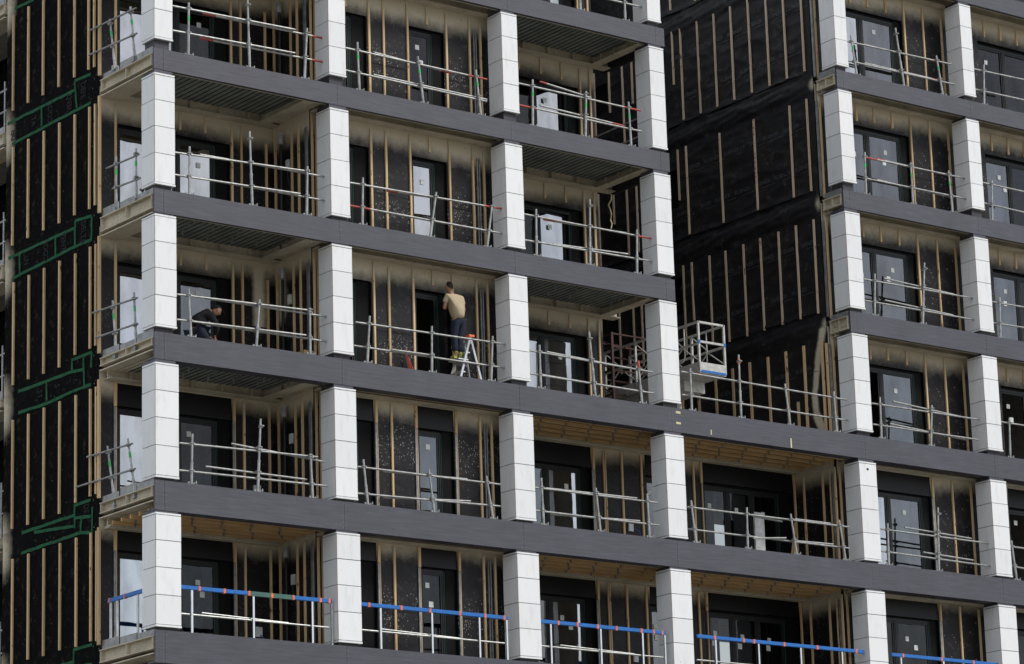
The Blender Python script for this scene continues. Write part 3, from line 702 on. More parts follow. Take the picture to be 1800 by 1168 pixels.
def wrap(r):
    z0 = LV[r]+(.20 if r > 2 else -.06); z1 = LV[r+1]+.26
    st = .05; ny = int((10.4-.84)/st); nz_ = int((z1-z0)/st)
    mb = MB()
    def off(y, z):
        d = .016*f_noise(y*.9, z*2.6+y*.5, r*9.1, 1)+.010*f_noise(y*2.2+z*1.5, z*5, r*3.7, 1)
        # the turned-over lap at the floor line: a slack fold above the lower sheet's battens
        cr = 1-abs(f_noise(y*.55+z*.35, z*1.7-y*.2, r*5.3, 1))*2.4; d += .022*max(0, cr)**3
        cr = 1-abs(f_noise(y*.9-z*.5, z*2.3+y*.4, r*2.3+9, 1))*2.6; d += .014*max(0, cr)**3
        t = (z-(LV[r+1]-.42))/.5
        if t > 0:
            sag = .5+.5*f_noise(y*.8, r*4.4, 0)
            d += .055*math.sin(min(1, t)*math.pi)*(.5+sag)+.018*f_noise(y*1.4-z*3.2, z*7+y*2.5, r, 1)+.02*math.sin(z*34+y*3.1+4*f_noise(y, z, r))*(.4+sag)*.5
        if z < z0+.16: d += .035*(1-(z-z0)/.16)*(1+.6*f_noise(y*3, 0, r))
        return max(-.02, d)*sm(.84, 1.5, y)+.012
    for j in range(nz_+1):
        for i in range(ny+1):
            y = .84+(10.4-.84)*i/ny; z = z0+(z1-z0)*j/nz_
            zz = z
            if j == 0: zz += .035*f_noise(y*.8, r, 2)+.012*f_noise(y*5, r, 2)
            mb.v.append((WX-off(y, z)-(.0 if j > nz_-2 else 0), y, zz))
    for j in range(nz_):
        for i in range(ny):
            y = .84+(10.4-.84)*(i+.5)/ny; z = z0+(z1-z0)*(j+.5)/nz_
            if any(h[0] < y < h[1]+.06*f_noise(z*6, y, 0) and h[2]+.05*f_noise(y*5, 1, z) < z < h[3] for h in HOLES.get(r, [])): continue
            a = j*(ny+1)+i; mb.f.append((a, a+ny+1, a+ny+2, a+1)); mb.m.append(0)
    o = mb.build('membrane_sheet', M['membrane_wrap'], bld, smooth=True)
    def sp(x, y, z):
        s = 0
        if r == 2:   # hand sprayed streak running down beside the corner battens
            for (ya, za, yb, zb, w_) in ((.98,8.95,1.22,8.2,.11),(1.22,8.2,1.36,7.5,.10),(1.36,7.5,1.34,6.9,.10),(1.34,6.9,1.16,6.55,.13)):
                vy, vz = yb-ya, zb-za; t = max(0, min(1, ((y-ya)*vy+(z-za)*vz)/(vy*vy+vz*vz)))
                d = math.hypot(y-ya-vy*t, z-za-vz*t); s = max(s, 1-sm(w_*.5, w_*1.4, d))
        for k in (3, 4, 5, 6):
            d = math.hypot(y-.86, (z-(LV[k]-.15))*.8); s = max(s, .7*(1-sm(.04, .20, d)))
        return s*.8
    attr(o, 'spray', sp)
    for (y, a, b) in WB[r]:
        m_ = 'timber' if r == 2 else 'timber_grey'
        bt = batten(WX-.035, y, min(a,b), max(a,b), o, face='x', wd=.045 if r > 2 else .065, mat=m_, lean=random.uniform(-.004,.004))
        if r == 4 and abs(y-3.06) < .01:
            q = MB()
            for i in range(9):
                zz = [14.9,14.7,14.52,14.0,13.9,13.78,13.62,13.5,13.4][i]; q.box(WX-.079, WX-.0765, y-.02, y+.008, zz, zz+.05)
            q.build('red_mark', M['red'], o)
    # printed lettering in staggered rows
    if r >= 2:
        for zz in ([LB[r+1]-.62, LB[r+1]-1.75] if r > 2 else [LB[3]-.62]):
            y = 1.35+(.35 if int(zz*10) % 2 else 0)
            while y < 6.0:
                t = text('RUBNER', .15, 'print_wrap', o, side_m(WX-.040, y, zz, 0, (1.05, 1, 1))); t.matrix_parent_inverse = Matrix.Identity(4)
                q = MB(); q.box(WX-.038, WX-.0365, y-.5, y+.02, zz-.125, zz-.11); q.build('printed_line', M['print_wrap'], o)
                y += .76
    return o
wr = {r: wrap(r) for r in (2,3,4,5,6)}
q = MB(); q.box(WX+.14, WX+.2, .9, 10.4, LV[2]-.1, 21.5); q.build('dark_lining', M['reveal'], bld)
q = MB(); q.box(WX+.03, WX+.05, .80, .84, LV[2], 21)
q.build('corner_sheet', M['membrane'], bld)
for r in range(2, 7):
    z = LV[r]
    o = grid_wall('corner_strip', 'x', .80, WX-.02, WX+.25, 0, LB[r+1]-z+.3, [], M['membrane'], (0,0,z)); attr(o, 'spray', spray_xz(r*3.1, 2.25)); attr(o, 'speck', speck_fn(r, .9, .3))
    q = MB(); q.box(WX-.02, WX+.02, .74, .798, z+.02, LB[r+1]-.15); q.box(WX+.07, WX+.10, .765, .798, z+.02, LB[r+1]-.1); q.build('metal_flashing', M['steel'], o)
    if r == 2: batten(WX-.03, .84, z, LB[3]-.12, o, face='x', wd=.06)

# ---------------------------------------------------------------- guardrails
STY = {'g': 'plain', 'e': 'red right end', 's': 'red left end', 'r': 'red ends'}
BAYN = {'A': 'between first and second column', 'B': 'between second and third column', 'C': 'between third and fourth column',
        'D': 'between fourth and fifth column', 'E': 'between fifth and sixth column', 'F': 'right of the rightmost column'}
ROWN = ['lowest balcony row', 'second balcony row up', 'third balcony row up', 'fourth balcony row up', 'fifth balcony row up', 'topmost balcony row']
def rail(mb_parts, p, q, s, parent):
    p = Vector(p); q = Vector(q); m = MB(); mid = None
    segs = [(p, q, 'galv')]
    if s == 'e': segs = [(p, p.lerp(q, .86), 'galv'), (p.lerp(q, .86), q, 'red')]
    if s == 's': segs = [(p, p.lerp(q, .13), 'red'), (p.lerp(q, .13), q, 'galv')]
    if s == 'r': segs = [(p, p.lerp(q, .1), 'red'), (p.lerp(q, .1), p.lerp(q, .88), 'galv'), (p.lerp(q, .88), q, 'red')]
    m = MB(); mats = [M['galv'], M['red']]
    for a, b, c in segs:
        m.tube(a, b, .0225, 10, mi=0 if c == 'galv' else 1)
    m.build('rail', mats, parent)
CPL = []
def coupler(root, p):
    if CPL:
        o = CPL[0].copy(); col.objects.link(o); o.parent = root; o.location = Vector(p)-root.location; return
    m = MB(); x = y = z = 0.0; m.box(x-.036, x+.036, y-.036, y+.036, z-.03, z+.03); m.tube((x-.05, y-.05, z+.01), (x+.055, y-.045, z+.01), .012, 6); m.tube((x+.03, y-.07, z), (x+.03, y+.02, z), .014, 6)
    CPL.append(m.build('coupler', M['steel'], root, loc=p))
def guard(key, R, U):
    b, r = key[0], int(key[1]); z0 = LV[r]
    feats = []
    if any(u[-1] == 'G' for u in U): feats.append('green-banded posts')
    if any(u[-1] in 'RO' and u[-1] for u in U): feats.append('orange-capped post')
    if any(x_[-1] in 'esr' for x_ in R): feats.append('red-tipped rails')
    lab = 'tube guardrail'+((' with '+feats[0]) if feats else '')+', '+BAYN[b]+', '+ROWN[r]
    root = empty('guardrail', (U[0][2], .12, z0)); tag(root, lab, 'guardrail', 'scaffold tube guardrails along the balcony edges')
    for (x1, y1, z1, x2, y2, z2, s) in R: rail(None, (x1, y1, z1+z0), (x2, y2, z2+z0), s, root)
    for (xt, zt, xb, zb, s) in U:
        m = MB(); T = Vector((xt, .12, zt+z0)); Bp = Vector((xb, .12, z0-.01)); 
        m.tube(Bp, T, .0235, 10); k = .5*.9; m.tube(Bp, Bp.lerp(T, .42), .03, 10); m.tube(Bp.lerp(T,.42), Bp.lerp(T,.44), .036, 10)
        p = m.build('post', M['galv'], root)
        if s == 'G':
            m = MB(); m.tube(Bp.lerp(T,.66), Bp.lerp(T,.74), .0262, 10); m.build('green_band', M['green'], p)
        if s in ('R', 'O') and s:
            m = MB(); a_, b_ = (.84, 1.0) if s == 'R' else (.86, .93); m.tube(Bp.lerp(T,a_), Bp.lerp(T,b_), .034, 10); m.build('orange_cap', M['red' if s == 'R' else 'orange'], p)
        m = MB(); m.box(xb-.05, xb+.05, .07, .2, z0-.035, z0+.03); m.box(xb-.09, xb-.05, .10, .14, z0-.03, z0+.06); m.box(xb+.10, xb+.12, .10, .12, z0-.03, z0+.09); m.tube((xb+.04,.1,z0+.05), (xb+.12,.1,z0+.03), .012, 6); m.build('clamp_foot', M['steel'], root)
        for (x1, y1, z1, x2, y2, z2, ss) in R:
            lo, hi = min(x1,x2), max(x1,x2)
            if abs(z1-z2) > .3 or (hi-lo) < .1: continue
            zz = z1+(z2-z1)*(xb-x1)/(x2-x1); f = (zz)/max(.3, zt); xx = xb+(xt-xb)*f
            if lo-.05 < xx < hi+.05: coupler(root, (xx, .145, zz+z0))
        if zt > 1.4: coupler(root, (xt, .12, zt+z0-.16))
RAILS = {
 'A4': ([(0.56, 0.17, 1.08, 3.67, 0.17, 1.14, 'g'), (1.36, 0.23, 1.08, 4.53, 0.23, 1.11, 'r'), (0.56, 0.17, 0.53, 3.66, 0.17, 0.6, 'g'), (1.28, 0.23, 0.51, 4.52, 0.23, 0.56, 'r')],
        [(0.94, 1.21, 0.92, 0.08, 'G'), (2.42, 1.61, 2.46, 0.07, ''), (3.95, 1.21, 3.86, 0.06, '')]),
 'A3': ([(0.6, 0.17, 0.91, 3.97, 0.17, 1.04, 'g'), (1.26, 0.23, 0.99, 4.47, 0.23, 1.01, 'g'), (0.6, 0.17, 0.42, 3.74, 0.17, 0.5, 'g'), (1.26, 0.23, 0.47, 4.46, 0.23, 0.47, 'g')],
        [(0.94, 1.08, 0.93, 0.04, ''), (2.44, 1.67, 2.49, 0.05, ''), (3.91, 1.13, 3.87, 0.05, '')]),
 'A2': ([(0.64, 0.17, 0.91, 3.9, 0.17, 1.01, 'g'), (1.36, 0.23, 0.94, 4.49, 0.23, 0.95, 'g'), (0.64, 0.17, 0.37, 3.84, 0.17, 0.45, 'g'), (1.31, 0.23, 0.39, 4.4, 0.23, 0.4, 'g')],
        [(0.9, 1.05, 0.95, 0.03, ''), (2.65, 1.06, 2.55, 0.04, ''), (3.92, 1.05, 3.91, 0.03, '')]),
 'A1': ([(0.69, 0.17, 0.86, 4.09, 0.17, 0.93, 'g'), (1.99, 0.23, 1.0, 4.3, 0.23, 0.86, 'g'), (0.68, 0.17, 0.29, 4.34, 0.17, 0.33, 'g'), (1.36, 0.23, 0.45, 3.85, 0.23, 0.43, 'g')],
        [(0.97, 1.07, 0.94, 0.04, ''), (2.64, 1.58, 2.55, 0.04, ''), (3.88, 0.97, 3.92, 0.04, '')]),
 'B4': ([(4.99, 0.17, 0.97, 8.86, 0.17, 0.94, 'e'), (5.8, 0.23, 1.03, 7.92, 0.23, 0.93, 'e'), (4.98, 0.17, 0.45, 8.84, 0.17, 0.41, 'g'), (5.77, 0.23, 0.51, 8.89, 0.23, 0.48, 'g')],
        [(5.28, 1.14, 5.31, 0.05, 'G'), (6.91, 1.11, 7.04, 0.05, 'G'), (8.52, 1.09, 8.63, 0.04, 'G')]),
 'B3': ([(5.05, 0.17, 0.96, 9.28, 0.17, 1.01, 'e'), (6.07, 0.23, 0.95, 8.31, 0.23, 1.03, 's'), (5.03, 0.17, 0.44, 9.18, 0.17, 0.43, 's'), (6.06, 0.23, 0.45, 8.24, 0.23, 0.45, 'e')],
        [(5.36, 1.11, 5.32, 0.05, ''), (7.33, 1.09, 7.13, 0.25, ''), (8.87, 1.02, 8.69, 0.05, '')]),
 'B2': ([(5.13, 0.17, 0.91, 9.22, 0.17, 0.94, 'g'), (5.11, 0.23, 0.4, 9.22, 0.23, 0.41, 'g'), (6.07, 0.17, 0.42, 7.19, 0.17, 0.43, 'g')],
        [(5.47, 1.08, 5.38, 0.03, ''), (7.12, 1.07, 7.09, 0.02, ''), (8.78, 1.06, 8.7, 0.02, '')]),
 'B1': ([(5.11, 0.17, 0.83, 8.91, 0.17, 0.83, 'g'), (5.79, 0.23, 0.81, 8.05, 0.23, 0.87, 'g'), (5.1, 0.17, 0.25, 8.89, 0.17, 0.34, 'g'), (5.8, 0.23, 0.24, 8.13, 0.23, 0.39, 'g')],
        [(5.23, 0.99, 5.33, 0.04, ''), (6.95, 0.96, 7.07, 0.04, ''), (8.5, 0.97, 8.65, 0.04, '')]),
 'C5': ([(11.8, 0.17, 0.49, 13.55, 0.17, 0.5, 'g')],
        [(11.62, 0.58, 11.62, 0.05, ''), (12.97, 0.65, 12.96, 0.04, '')]),
 'C4': ([(9.75, 0.17, 1.01, 13.36, 0.17, 0.98, 'e'), (10.43, 0.23, 1.19, 11.92, 0.23, 1.06, 's'), (9.76, 0.17, 0.49, 13.36, 0.17, 0.47, 's'), (10.41, 0.23, 0.61, 12.88, 0.23, 0.54, 'e')],
        [(10.14, 1.15, 10.1, 0.05, 'G'), (11.7, 1.15, 11.63, 0.04, 'G'), (12.96, 1.11, 12.99, 0.04, 'G')]),
 'C3': ([(9.81, 0.17, 0.98, 13.53, 0.17, 0.96, 'e'), (10.41, 0.23, 0.96, 12.82, 0.23, 1.0, 's'), (9.8, 0.17, 0.37, 13.54, 0.17, 0.41, 'g'), (10.67, 0.23, 0.42, 12.85, 0.23, 0.5, 'g')],
        [(10.12, 1.13, 10.09, 0.03, ''), (11.69, 1.61, 11.63, 0.03, ''), (13.06, 1.09, 13.01, 0.02, '')]),
 'C2': ([(9.84, 0.17, 0.88, 13.39, 0.17, 0.82, 'g'), (10.37, 0.23, 0.93, 12.78, 0.23, 0.85, 'g'), (9.83, 0.17, 0.35, 13.43, 0.17, 0.32, 'g'), (10.21, 0.23, 0.38, 12.84, 0.23, 0.34, 'g')],
        [(10.09, 1.03, 10.09, 0.02, ''), (11.53, 1.52, 11.65, 0.02, ''), (12.94, 1.02, 13.01, 0.02, 'R')]),
 'C1': ([(9.88, 0.17, 0.86, 13.38, 0.17, 0.86, 'g'), (10.22, 0.23, 0.89, 12.83, 0.23, 0.92, 'g'), (9.87, 0.17, 0.34, 13.41, 0.17, 0.34, 'g'), (10.33, 0.23, 0.31, 12.89, 0.23, 0.4, 'g')],
        [(10.02, 1.08, 10.05, 0.04, ''), (11.56, 1.01, 11.65, 0.04, ''), (13.05, 1.03, 13.07, 0.03, '')]),
 'D2': ([(14.26, 0.17, 0.94, 19.45, 0.17, 0.88, 'g'), (14.31, 0.23, 0.41, 19.5, 0.23, 0.39, 'g')],
        [(14.5, 1.04, 14.49, 0.03, ''), (16.01, 1.55, 16.0, 0.03, 'O'), (17.43, 1.02, 17.53, 0.01, ''), (18.99, 1.02, 19.02, 0.04, '')]),
 'D1': ([(14.29, 0.17, 0.85, 19.28, 0.17, 0.85, 'g'), (16.31, 0.23, 0.84, 17.22, 0.23, 0.8, 'g'), (17.57, 0.17, 0.88, 18.69, 0.17, 0.88, 'g'), (14.33, 0.23, 0.35, 19.33, 0.23, 0.35, 'g'), (16.24, 0.17, 0.3, 17.26, 0.17, 0.4, 'g'), (17.53, 0.23, 0.37, 18.8, 0.23, 0.4, 'g')],
        [(14.35, 1.0, 14.45, 0.04, ''), (16.04, 1.0, 16.01, 0.05, ''), (17.4, 0.98, 17.53, 0.05, ''), (18.94, 0.98, 19.08, 0.06, '')]),
 'E5': ([(20.13, 0.17, 0.89, 23.76, 0.17, 0.95, 'g'), (20.78, 0.23, 0.94, 23.33, 0.23, 0.95, 'e'), (20.16, 0.17, 0.38, 23.82, 0.17, 0.42, 'g'), (20.75, 0.23, 0.45, 23.43, 0.23, 0.46, 'e')],
        [(20.23, 1.05, 20.36, 0.0, 'G'), (21.79, 1.54, 21.98, -0.01, ''), (23.18, 1.06, 23.33, -0.01, 'G')]),
 'E4': ([(20.47, 0.17, 1.02, 23.98, 0.17, 1.03, 's'), (20.99, 0.23, 1.07, 23.56, 0.23, 1.04, 'r'), (20.43, 0.17, 0.47, 23.97, 0.17, 0.49, 'g'), (20.95, 0.23, 0.52, 23.58, 0.23, 0.47, 'g')],
        [(20.48, 1.13, 20.44, 0.02, 'G'), (22.04, 1.12, 22.03, 0.01, 'G'), (23.35, 1.12, 23.4, 0.02, 'G')]),
 'E3': ([(20.23, 0.17, 0.93, 24.05, 0.17, 0.96, 'g'), (20.98, 0.23, 1.07, 23.36, 0.23, 0.99, 'g'), (20.22, 0.17, 0.39, 24.01, 0.17, 0.4, 'g'), (20.97, 0.23, 0.51, 23.29, 0.23, 0.44, 'g')],
        [(20.58, 1.1, 20.49, 0.02, ''), (22.3, 1.63, 22.11, 0.03, '')]),
 'E2': ([(20.27, 0.17, 0.89, 23.91, 0.17, 0.9, 'g'), (21.04, 0.23, 1.04, 23.49, 0.23, 0.91, 'g'), (20.28, 0.17, 0.37, 23.83, 0.17, 0.38, 'g'), (20.89, 0.23, 0.47, 23.44, 0.23, 0.35, 'g')],
        [(20.51, 1.06, 20.48, 0.03, ''), (22.25, 1.06, 22.13, -0.01, '')]),
 'E1': ([(20.34, 0.17, 0.9, 23.93, 0.17, 0.88, 'g'), (21.18, 0.23, 1.03, 23.42, 0.23, 0.96, 'g'), (20.3, 0.17, 0.36, 23.97, 0.17, 0.31, 'g'), (21.76, 0.23, 0.47, 23.44, 0.23, 0.42, 'g')],
        [(20.52, 1.05, 20.48, 0.05, ''), (22.24, 1.6, 22.14, 0.06, '')]),
 'F5': ([(24.53, 0.17, 0.97, 26.75, 0.17, 1.02, 'g'), (24.6, 0.23, 0.45, 26.75, 0.23, 0.48, 'g')],
        [(24.88, 1.13, 24.79, -0.02, '')]),
 'F4': ([(24.57, 0.17, 1.02, 26.45, 0.17, 1.01, 'g'), (24.63, 0.23, 0.5, 26.46, 0.23, 0.47, 'g')],
        [(24.89, 1.11, 24.8, 0.04, '')]),
 'F3': ([(24.64, 0.17, 0.96, 26.15, 0.17, 0.98, 'g'), (24.68, 0.23, 0.43, 26.16, 0.23, 0.46, 'g')],
        [(24.88, 1.1, 24.81, 0.01, '')]),
 'F2': ([(24.66, 0.17, 0.93, 25.84, 0.17, 0.93, 'g')],
        [(24.93, 1.05, 24.87, 0.04, '')]),
 'F1': ([(24.75, 0.17, 0.87, 25.54, 0.17, 0.86, 'g'), (24.8, 0.23, 0.39, 25.55, 0.23, 0.35, 'g')],
        [(24.71, 1.01, 24.81, 0.07, '')]),
}
for k_, (R_, U_) in RAILS.items(): guard(k_, R_, U_)
# side guardrails on the open left edge: rails (y,z) and posts
SIDE = {4: ([((2.49,13.42),(.69,13.40)),((2.53,12.87),(.65,12.82))], [((1.91,13.53),(1.69,12.36)),((1.05,13.55),(.87,12.32))]),
 3: ([((2.04,10.21),(.69,10.16)),((1.78,9.69),(.64,9.63))], [((1.64,10.37),(1.64,9.18)),((.83,10.33),(.82,9.17))]),
 2: ([((2.35,7.08),(.65,7.03)),((2.22,6.51),(.65,6.48))], [((1.78,7.24),(1.64,6.01)),((.92,7.22),(.82,5.98))]),
 1: ([((2.56,4.01),(.85,3.98)),((3.03,3.45),(.74,3.43))], [((1.99,4.15),(1.68,2.78)),((1.17,4.15),(.87,2.9))])}
for r, (R_, U_) in SIDE.items():
    root = empty('guardrail', (0, U_[0][1][0], LV[r])); tag(root, 'short green-banded guardrail on the left side edge, %s' % ROWN[r], 'guardrail', 'scaffold tube guardrails along the balcony edges')
    for a, b in R_:
        m = MB(); xx = -.10 if a[0] > 2.1 else .05; m.tube((xx-.0, a[0], a[1]), (.05 if a[0] < 2.1 else -.02, b[0], b[1]), .021, 10); m.build('rail', M['steel'], root)
    for a, b in U_:
        m = MB(); T = Vector((.06, *a)); Bp = Vector((.06, *b)); m.tube(Bp, T, .0235, 10); m.tube(Bp, Bp.lerp(T, .3), .03, 10); p = m.build('post', M['galv'], root)
        m = MB(); m.tube(Bp.lerp(T,.66), Bp.lerp(T,.76), .0262, 10); m.build('green_band', M['green'], p)
        m = MB(); m.box(0, .1, b[0]-.05, b[0]+.05, b[1]-.06, b[1]+.06); m.build('clamp_foot', M['steel'], root)
        for (c, d) in R_:
            f = (c[1]-b[1])/(a[1]-b[1]); coupler(root, (.05, b[0]+(a[0]-b[0])*f, c[1]))
# short side rail in the open end of bay C, fifth row
root = empty('guardrail', (13.75, .6, LV[4])); tag(root, 'short guardrail running back along the open right side behind the fourth column', 'guardrail', 'scaffold tube guardrails along the balcony edges')
for zz in (.55, 1.0): m = MB(); m.tube((13.7, .25, LV[4]+zz), (13.7, 2.3, LV[4]+zz-.03), .02, 8); m.build('rail', M['steel'], root)
for yy in (.55, 2.05): m = MB(); m.tube((13.72, yy, LV[4]), (13.7, yy, LV[4]+(1.1 if yy < 1 else .55)), .0235, 8); p = m.build('post', M['galv'], root); m = MB(); m.tube((13.714, yy, LV[4]+.3), (13.712, yy, LV[4]+.4), .027, 8); m.build('green_band', M['green'], p)

# blue padded balustrades, lowest row
PAD = {'A': (.62, 4.36, [.94, 2.42, 3.87, 4.36], [.13,.29,.45,.60,.74,.92,.98], (.45,.74)),
       'B': (5.02, 8.98, [5.6, 6.94, 8.2, 8.94], [.07,.28,.47,.67,.84,.97], None),
       'C': (9.85, 13.42, [10.15, 11.55, 12.75, 13.4], [.14,.29,.45,.60,.80,.90,.97], None),
       'D': (14.35, 19.5, [14.9, 16.2, 17.5, 18.8], [.10,.27,.33,.51,.71,.95], None),
       'E': (20.4, 23.95, [20.7, 22.1, 23.4], [.10,.46,.76], None),
       'F': (24.7, 28.4, [25.0, 26.4, 27.8], [.1,.5,.9], None)}
for b, (xa, xb, posts, tapes, grn) in PAD.items():
    root = empty('balustrade', (posts[0], .12, 0)); tag(root, 'balustrade with blue padded handrail%s, %s' % (' and one dark green stretch' if grn else '', BAYN[b]), 'balustrade', 'blue padded balustrades of the lowest balcony row')
    zh = .94
    m = MB(); m.box(xa, xb, .095, .145, zh-.045, zh+.04); pd = m.build('padded_handrail', M['blue'], root, bevel=.01)
    for t in tapes: q = MB(); xx = xa+(xb-xa)*t; q.box(xx-.025, xx+.025, .089, .151, zh-.051, zh+.046); q.build('orange_tape', M['orange'], pd)
    if grn: q = MB(); q.box(xa+(xb-xa)*grn[0]+.03, xa+(xb-xa)*grn[1]-.03, .091, .149, zh-.049, zh+.044); q.build('green_sleeve', M['dkgreen'], pd)
    for xx in posts: q = MB(); q.box(xx-.02, xx+.02, .11, .135, .0, zh-.046); q.build('post', M['stainless'], root)
    q = MB(); q.tube((xa, .16, .40), (xb-.05, .16, .385), .02, 8); q.build('rail', M['galv'], root)
    if b in 'ABC': q = MB(); q.tube((xa+.6, .2, .46), (xa+2.7, .2, .41), .02, 8); q.build('rail', M['galv'], root)
root = empty('balustrade', (.08, 1.9, 0)); tag(root, 'short blue padded balustrade on the open left side edge of the lowest row', 'balustrade', 'blue padded balustrades of the lowest balcony row')
m = MB(); m.box(.05, .10, .55, 1.98, .84, .93); pd = m.build('padded_handrail', M['blue'], root, bevel=.01)
for yy in (1.9, 1.3): q = MB(); q.box(.043, .107, yy-.02, yy+.02, .834, .936); q.build('orange_tape', M['orange'], pd)
for yy in (1.88, 1.62, .8): q = MB(); q.box(.06, .09, yy-.03, yy+.03, -.1, .84); q.build('post', M['white_pvc'], root)

# ---------------------------------------------------------------- lift platform
root = empty('lift_platform', (16.4, 1.5, 6.18)); tag(root, 'pale lattice-railed work platform with blue strip, raised behind the fourth column', 'platform lift')
m = MB(); m.box(16.0, 16.8, 1.5, 5.1, 7.58, 7.70); m.build('deck', M['lift'], root)
m = MB(); m.box(15.985, 16.0, 1.5, 5.1, 7.60, 7.86); m.box(16.8, 16.815, 1.5, 5.1, 7.60, 7.86); m.box(15.985, 16.815, 1.482, 1.499, 7.63, 7.85); m.build('toe_board', M['lift'], root)
m = MB(); m.box(16.03, 16.79, 1.476, 1.481, 7.60, 7.66); m.build('blue_strip', M['blue'], root)
m = MB(); m.box(16.08, 16.72, 2.2, 5.0, 7.30, 7.578); m.box(16.15, 16.65, 3.0, 5.0, 7.05, 7.298); m.build('underframe', M['lift'], root)
def lat(x0, y0, x1, y1):
    A = Vector((x0, y0, 0)); B_ = Vector((x1, y1, 0)); n = max(1, round((B_-A).length/1.2))
    rr = MB(); dd = MB(); 
    for z in (8.84, 8.32): rr.bar(A+Vector((0,0,z)), B_+Vector((0,0,z)), .045, .05)
    rr.build('handrail', M['lift'], root)
    for i in range(n+1):
        P = A.lerp(B_, i/n); q = MB(); q.box(P.x-.025, P.x+.025, P.y-.025, P.y+.025, 7.70, 8.862); q.build('post', M['lift'], root)
    for i in range(n):
        P, Q = A.lerp(B_, i/n), A.lerp(B_, (i+1)/n); c = (P+Q)/2
        dd.bar(P+Vector((0,0,7.88)), c+Vector((0,0,8.3)), .022, .022); dd.bar(c+Vector((0,0,8.3)), Q+Vector((0,0,7.88)), .022, .022); dd.bar(c+Vector((0,0,8.34)), Q+Vector((0,0,8.82)), .022, .022)
    dd.build('brace', M['lift'], root)
lat(16.0, 1.52, 16.0, 5.08); lat(16.8, 1.52, 16.8, 5.08)
for zz in (8.84, 8.36): m = MB(); m.bar((16.0,1.52,zz), (16.8,1.52,zz), .05, .05); m.build('end_rail', M['lift'], root)
m = MB()
for x in (16.0, 16.8): m.box(x-.03, x+.03, 1.488, 1.494, 8.31, 8.40)
m.build('blue_tape', M['blue'], root)
for x in (16.05, 16.75):
    q = MB(); q.path([(x, 2.1, 8.8), (x, 2.1, 8.1), (x, 2.16, 8.0), (x, 2.3, 7.98), (x, 2.5, 8.1)], .016, 8); q.build('grab_hoop', M['lift'], root)
m = MB()
for (x, y) in ((15.6, 4.3), (15.6, 5.2), (16.9, 5.2), (16.9, 4.3)): m.bar((x,y,6.15), (x,y,9.15), .06, .06)
for z in (6.4, 7.0, 7.6, 8.2, 8.8, 9.12):
    m.bar((15.6,4.3,z), (15.6,5.2,z), .04, .04); m.bar((15.6,5.2,z), (16.9,5.2,z), .04, .04); m.bar((15.6,4.3,z), (16.9,4.3,z), .035, .035)
    if z < 9: m.bar((15.6,4.3,z), (15.6,5.2,z+.5), .03, .03)
m.build('mast', M['rust'], root)
for i, yy in enumerate((3.4, 4.2, 5.0)): q = MB(); q.bar((15.7, yy, 6.15), (15.7, yy, 7.4), .07, .07); q.build('support_leg', M['galv'], root)
q = MB(); q.box(15.5, 17.1, 3.0, 5.4, 6.14, 6.32); q.build('base_frame', M['rust'], root)

# ---------------------------------------------------------------- people
def skinmesh(name, J, E_, mat, parent, sub=2):
    ks = list(J); me = bpy.data.meshes.new(name); me.from_pydata([J[k][0] for k in ks], [(ks.index(a), ks.index(b)) for a, b in E_], [])
    o = bpy.data.objects.new(name, me); col.objects.link(o)
    md = o.modifiers.new('skin', 'SKIN'); md.use_smooth_shade = True
    for i, k in enumerate(ks):
        r_ = J[k][1]; r_ = r_ if isinstance(r_, tuple) else (r_, r_); me.skin_vertices[0].data[i].radius = r_
    me.skin_vertices[0].data[0].use_root = True
    s_ = o.modifiers.new('sub', 'SUBSURF'); s_.levels = sub; s_.render_levels = sub
    me.materials.append(M[mat]) ; o.parent = parent
    if parent: o.matrix_parent_inverse = Matrix.Translation(parent.location).inverted()
    return o
M['skin'] = simple('skin', (.42,.22,.15), .6, 0, .08)
M['shirt'] = simple('sand_tshirt', (.50,.40,.26), .9, 0, .12, 5, .5)
M['jeans'] = simple('dark_jeans', (.009,.014,.030), .9, 0, .35, 7, .4)
M['hair'] = simple('dark_hair', (.035,.02,.012), .8, 0, .3, 40, .5)
M['jacket'] = simple('black_jacket', (.006,.006,.009), .9, 0, .3, 6, .4)
M['boot'] = simple('work_boot', (.35,.36,.08), .7, 0, .3)
M['belt'] = simple('brown_belt', (.12,.05,.03), .6)
def head(parent, c, fdir, r=.098, mat='skin'):
    """head as a dense ellipsoid with nose, brow, ears; c centre, fdir facing direction"""
    f = Vector(fdir).normalized(); s = f.cross(Vector((0,0,1))).normalized(); u = s.cross(f); c = Vector(c)
    m = MB(); n1, n2 = 20, 14
    for j in range(n2+1):
        th = math.pi*j/n2
        for i in range(n1):
            ph = 2*math.pi*i/n1; a, b, d = math.sin(th)*math.cos(ph), math.sin(th)*math.sin(ph), math.cos(th)
            ra, rb, rc = r*1.02, r*.80, r*1.18
            if d < -.2: ra *= 1-.25*(-d-.2) if a > 0 else 1-.4*(-d-.2); rb *= 1-.35*(-d-.2)
            x = a*ra; y = b*rb; z = d*rc
            if a > .85 and -.35 < d < .05: x += .02*(1-abs(b)*3) if abs(b) < .33 else 0       # nose
            if a > .7 and .05 < d < .22 and .15 < abs(b) < .55: x -= .008                       # eye sockets
            m.v.append(tuple(c+f*x+s*y+u*z))
    for j in range(n2):
        for i in range(n1): m.f.append((j*n1+i, (j+1)*n1+i, (j+1)*n1+(i+1)%n1, j*n1+(i+1)%n1)); m.m.append(0)
    h = m.build('head', M[mat], parent, smooth=True)
    for sg in (-1, 1):
        q = MB(); p = c+s*sg*r*.82-f*.008; q.tube(p-s*sg*.004-u*.028, p+s*sg*.012+u*.03, .014, 8, .016); q.build('ear', M[mat], h, smooth=True)
    return h, f, s, u
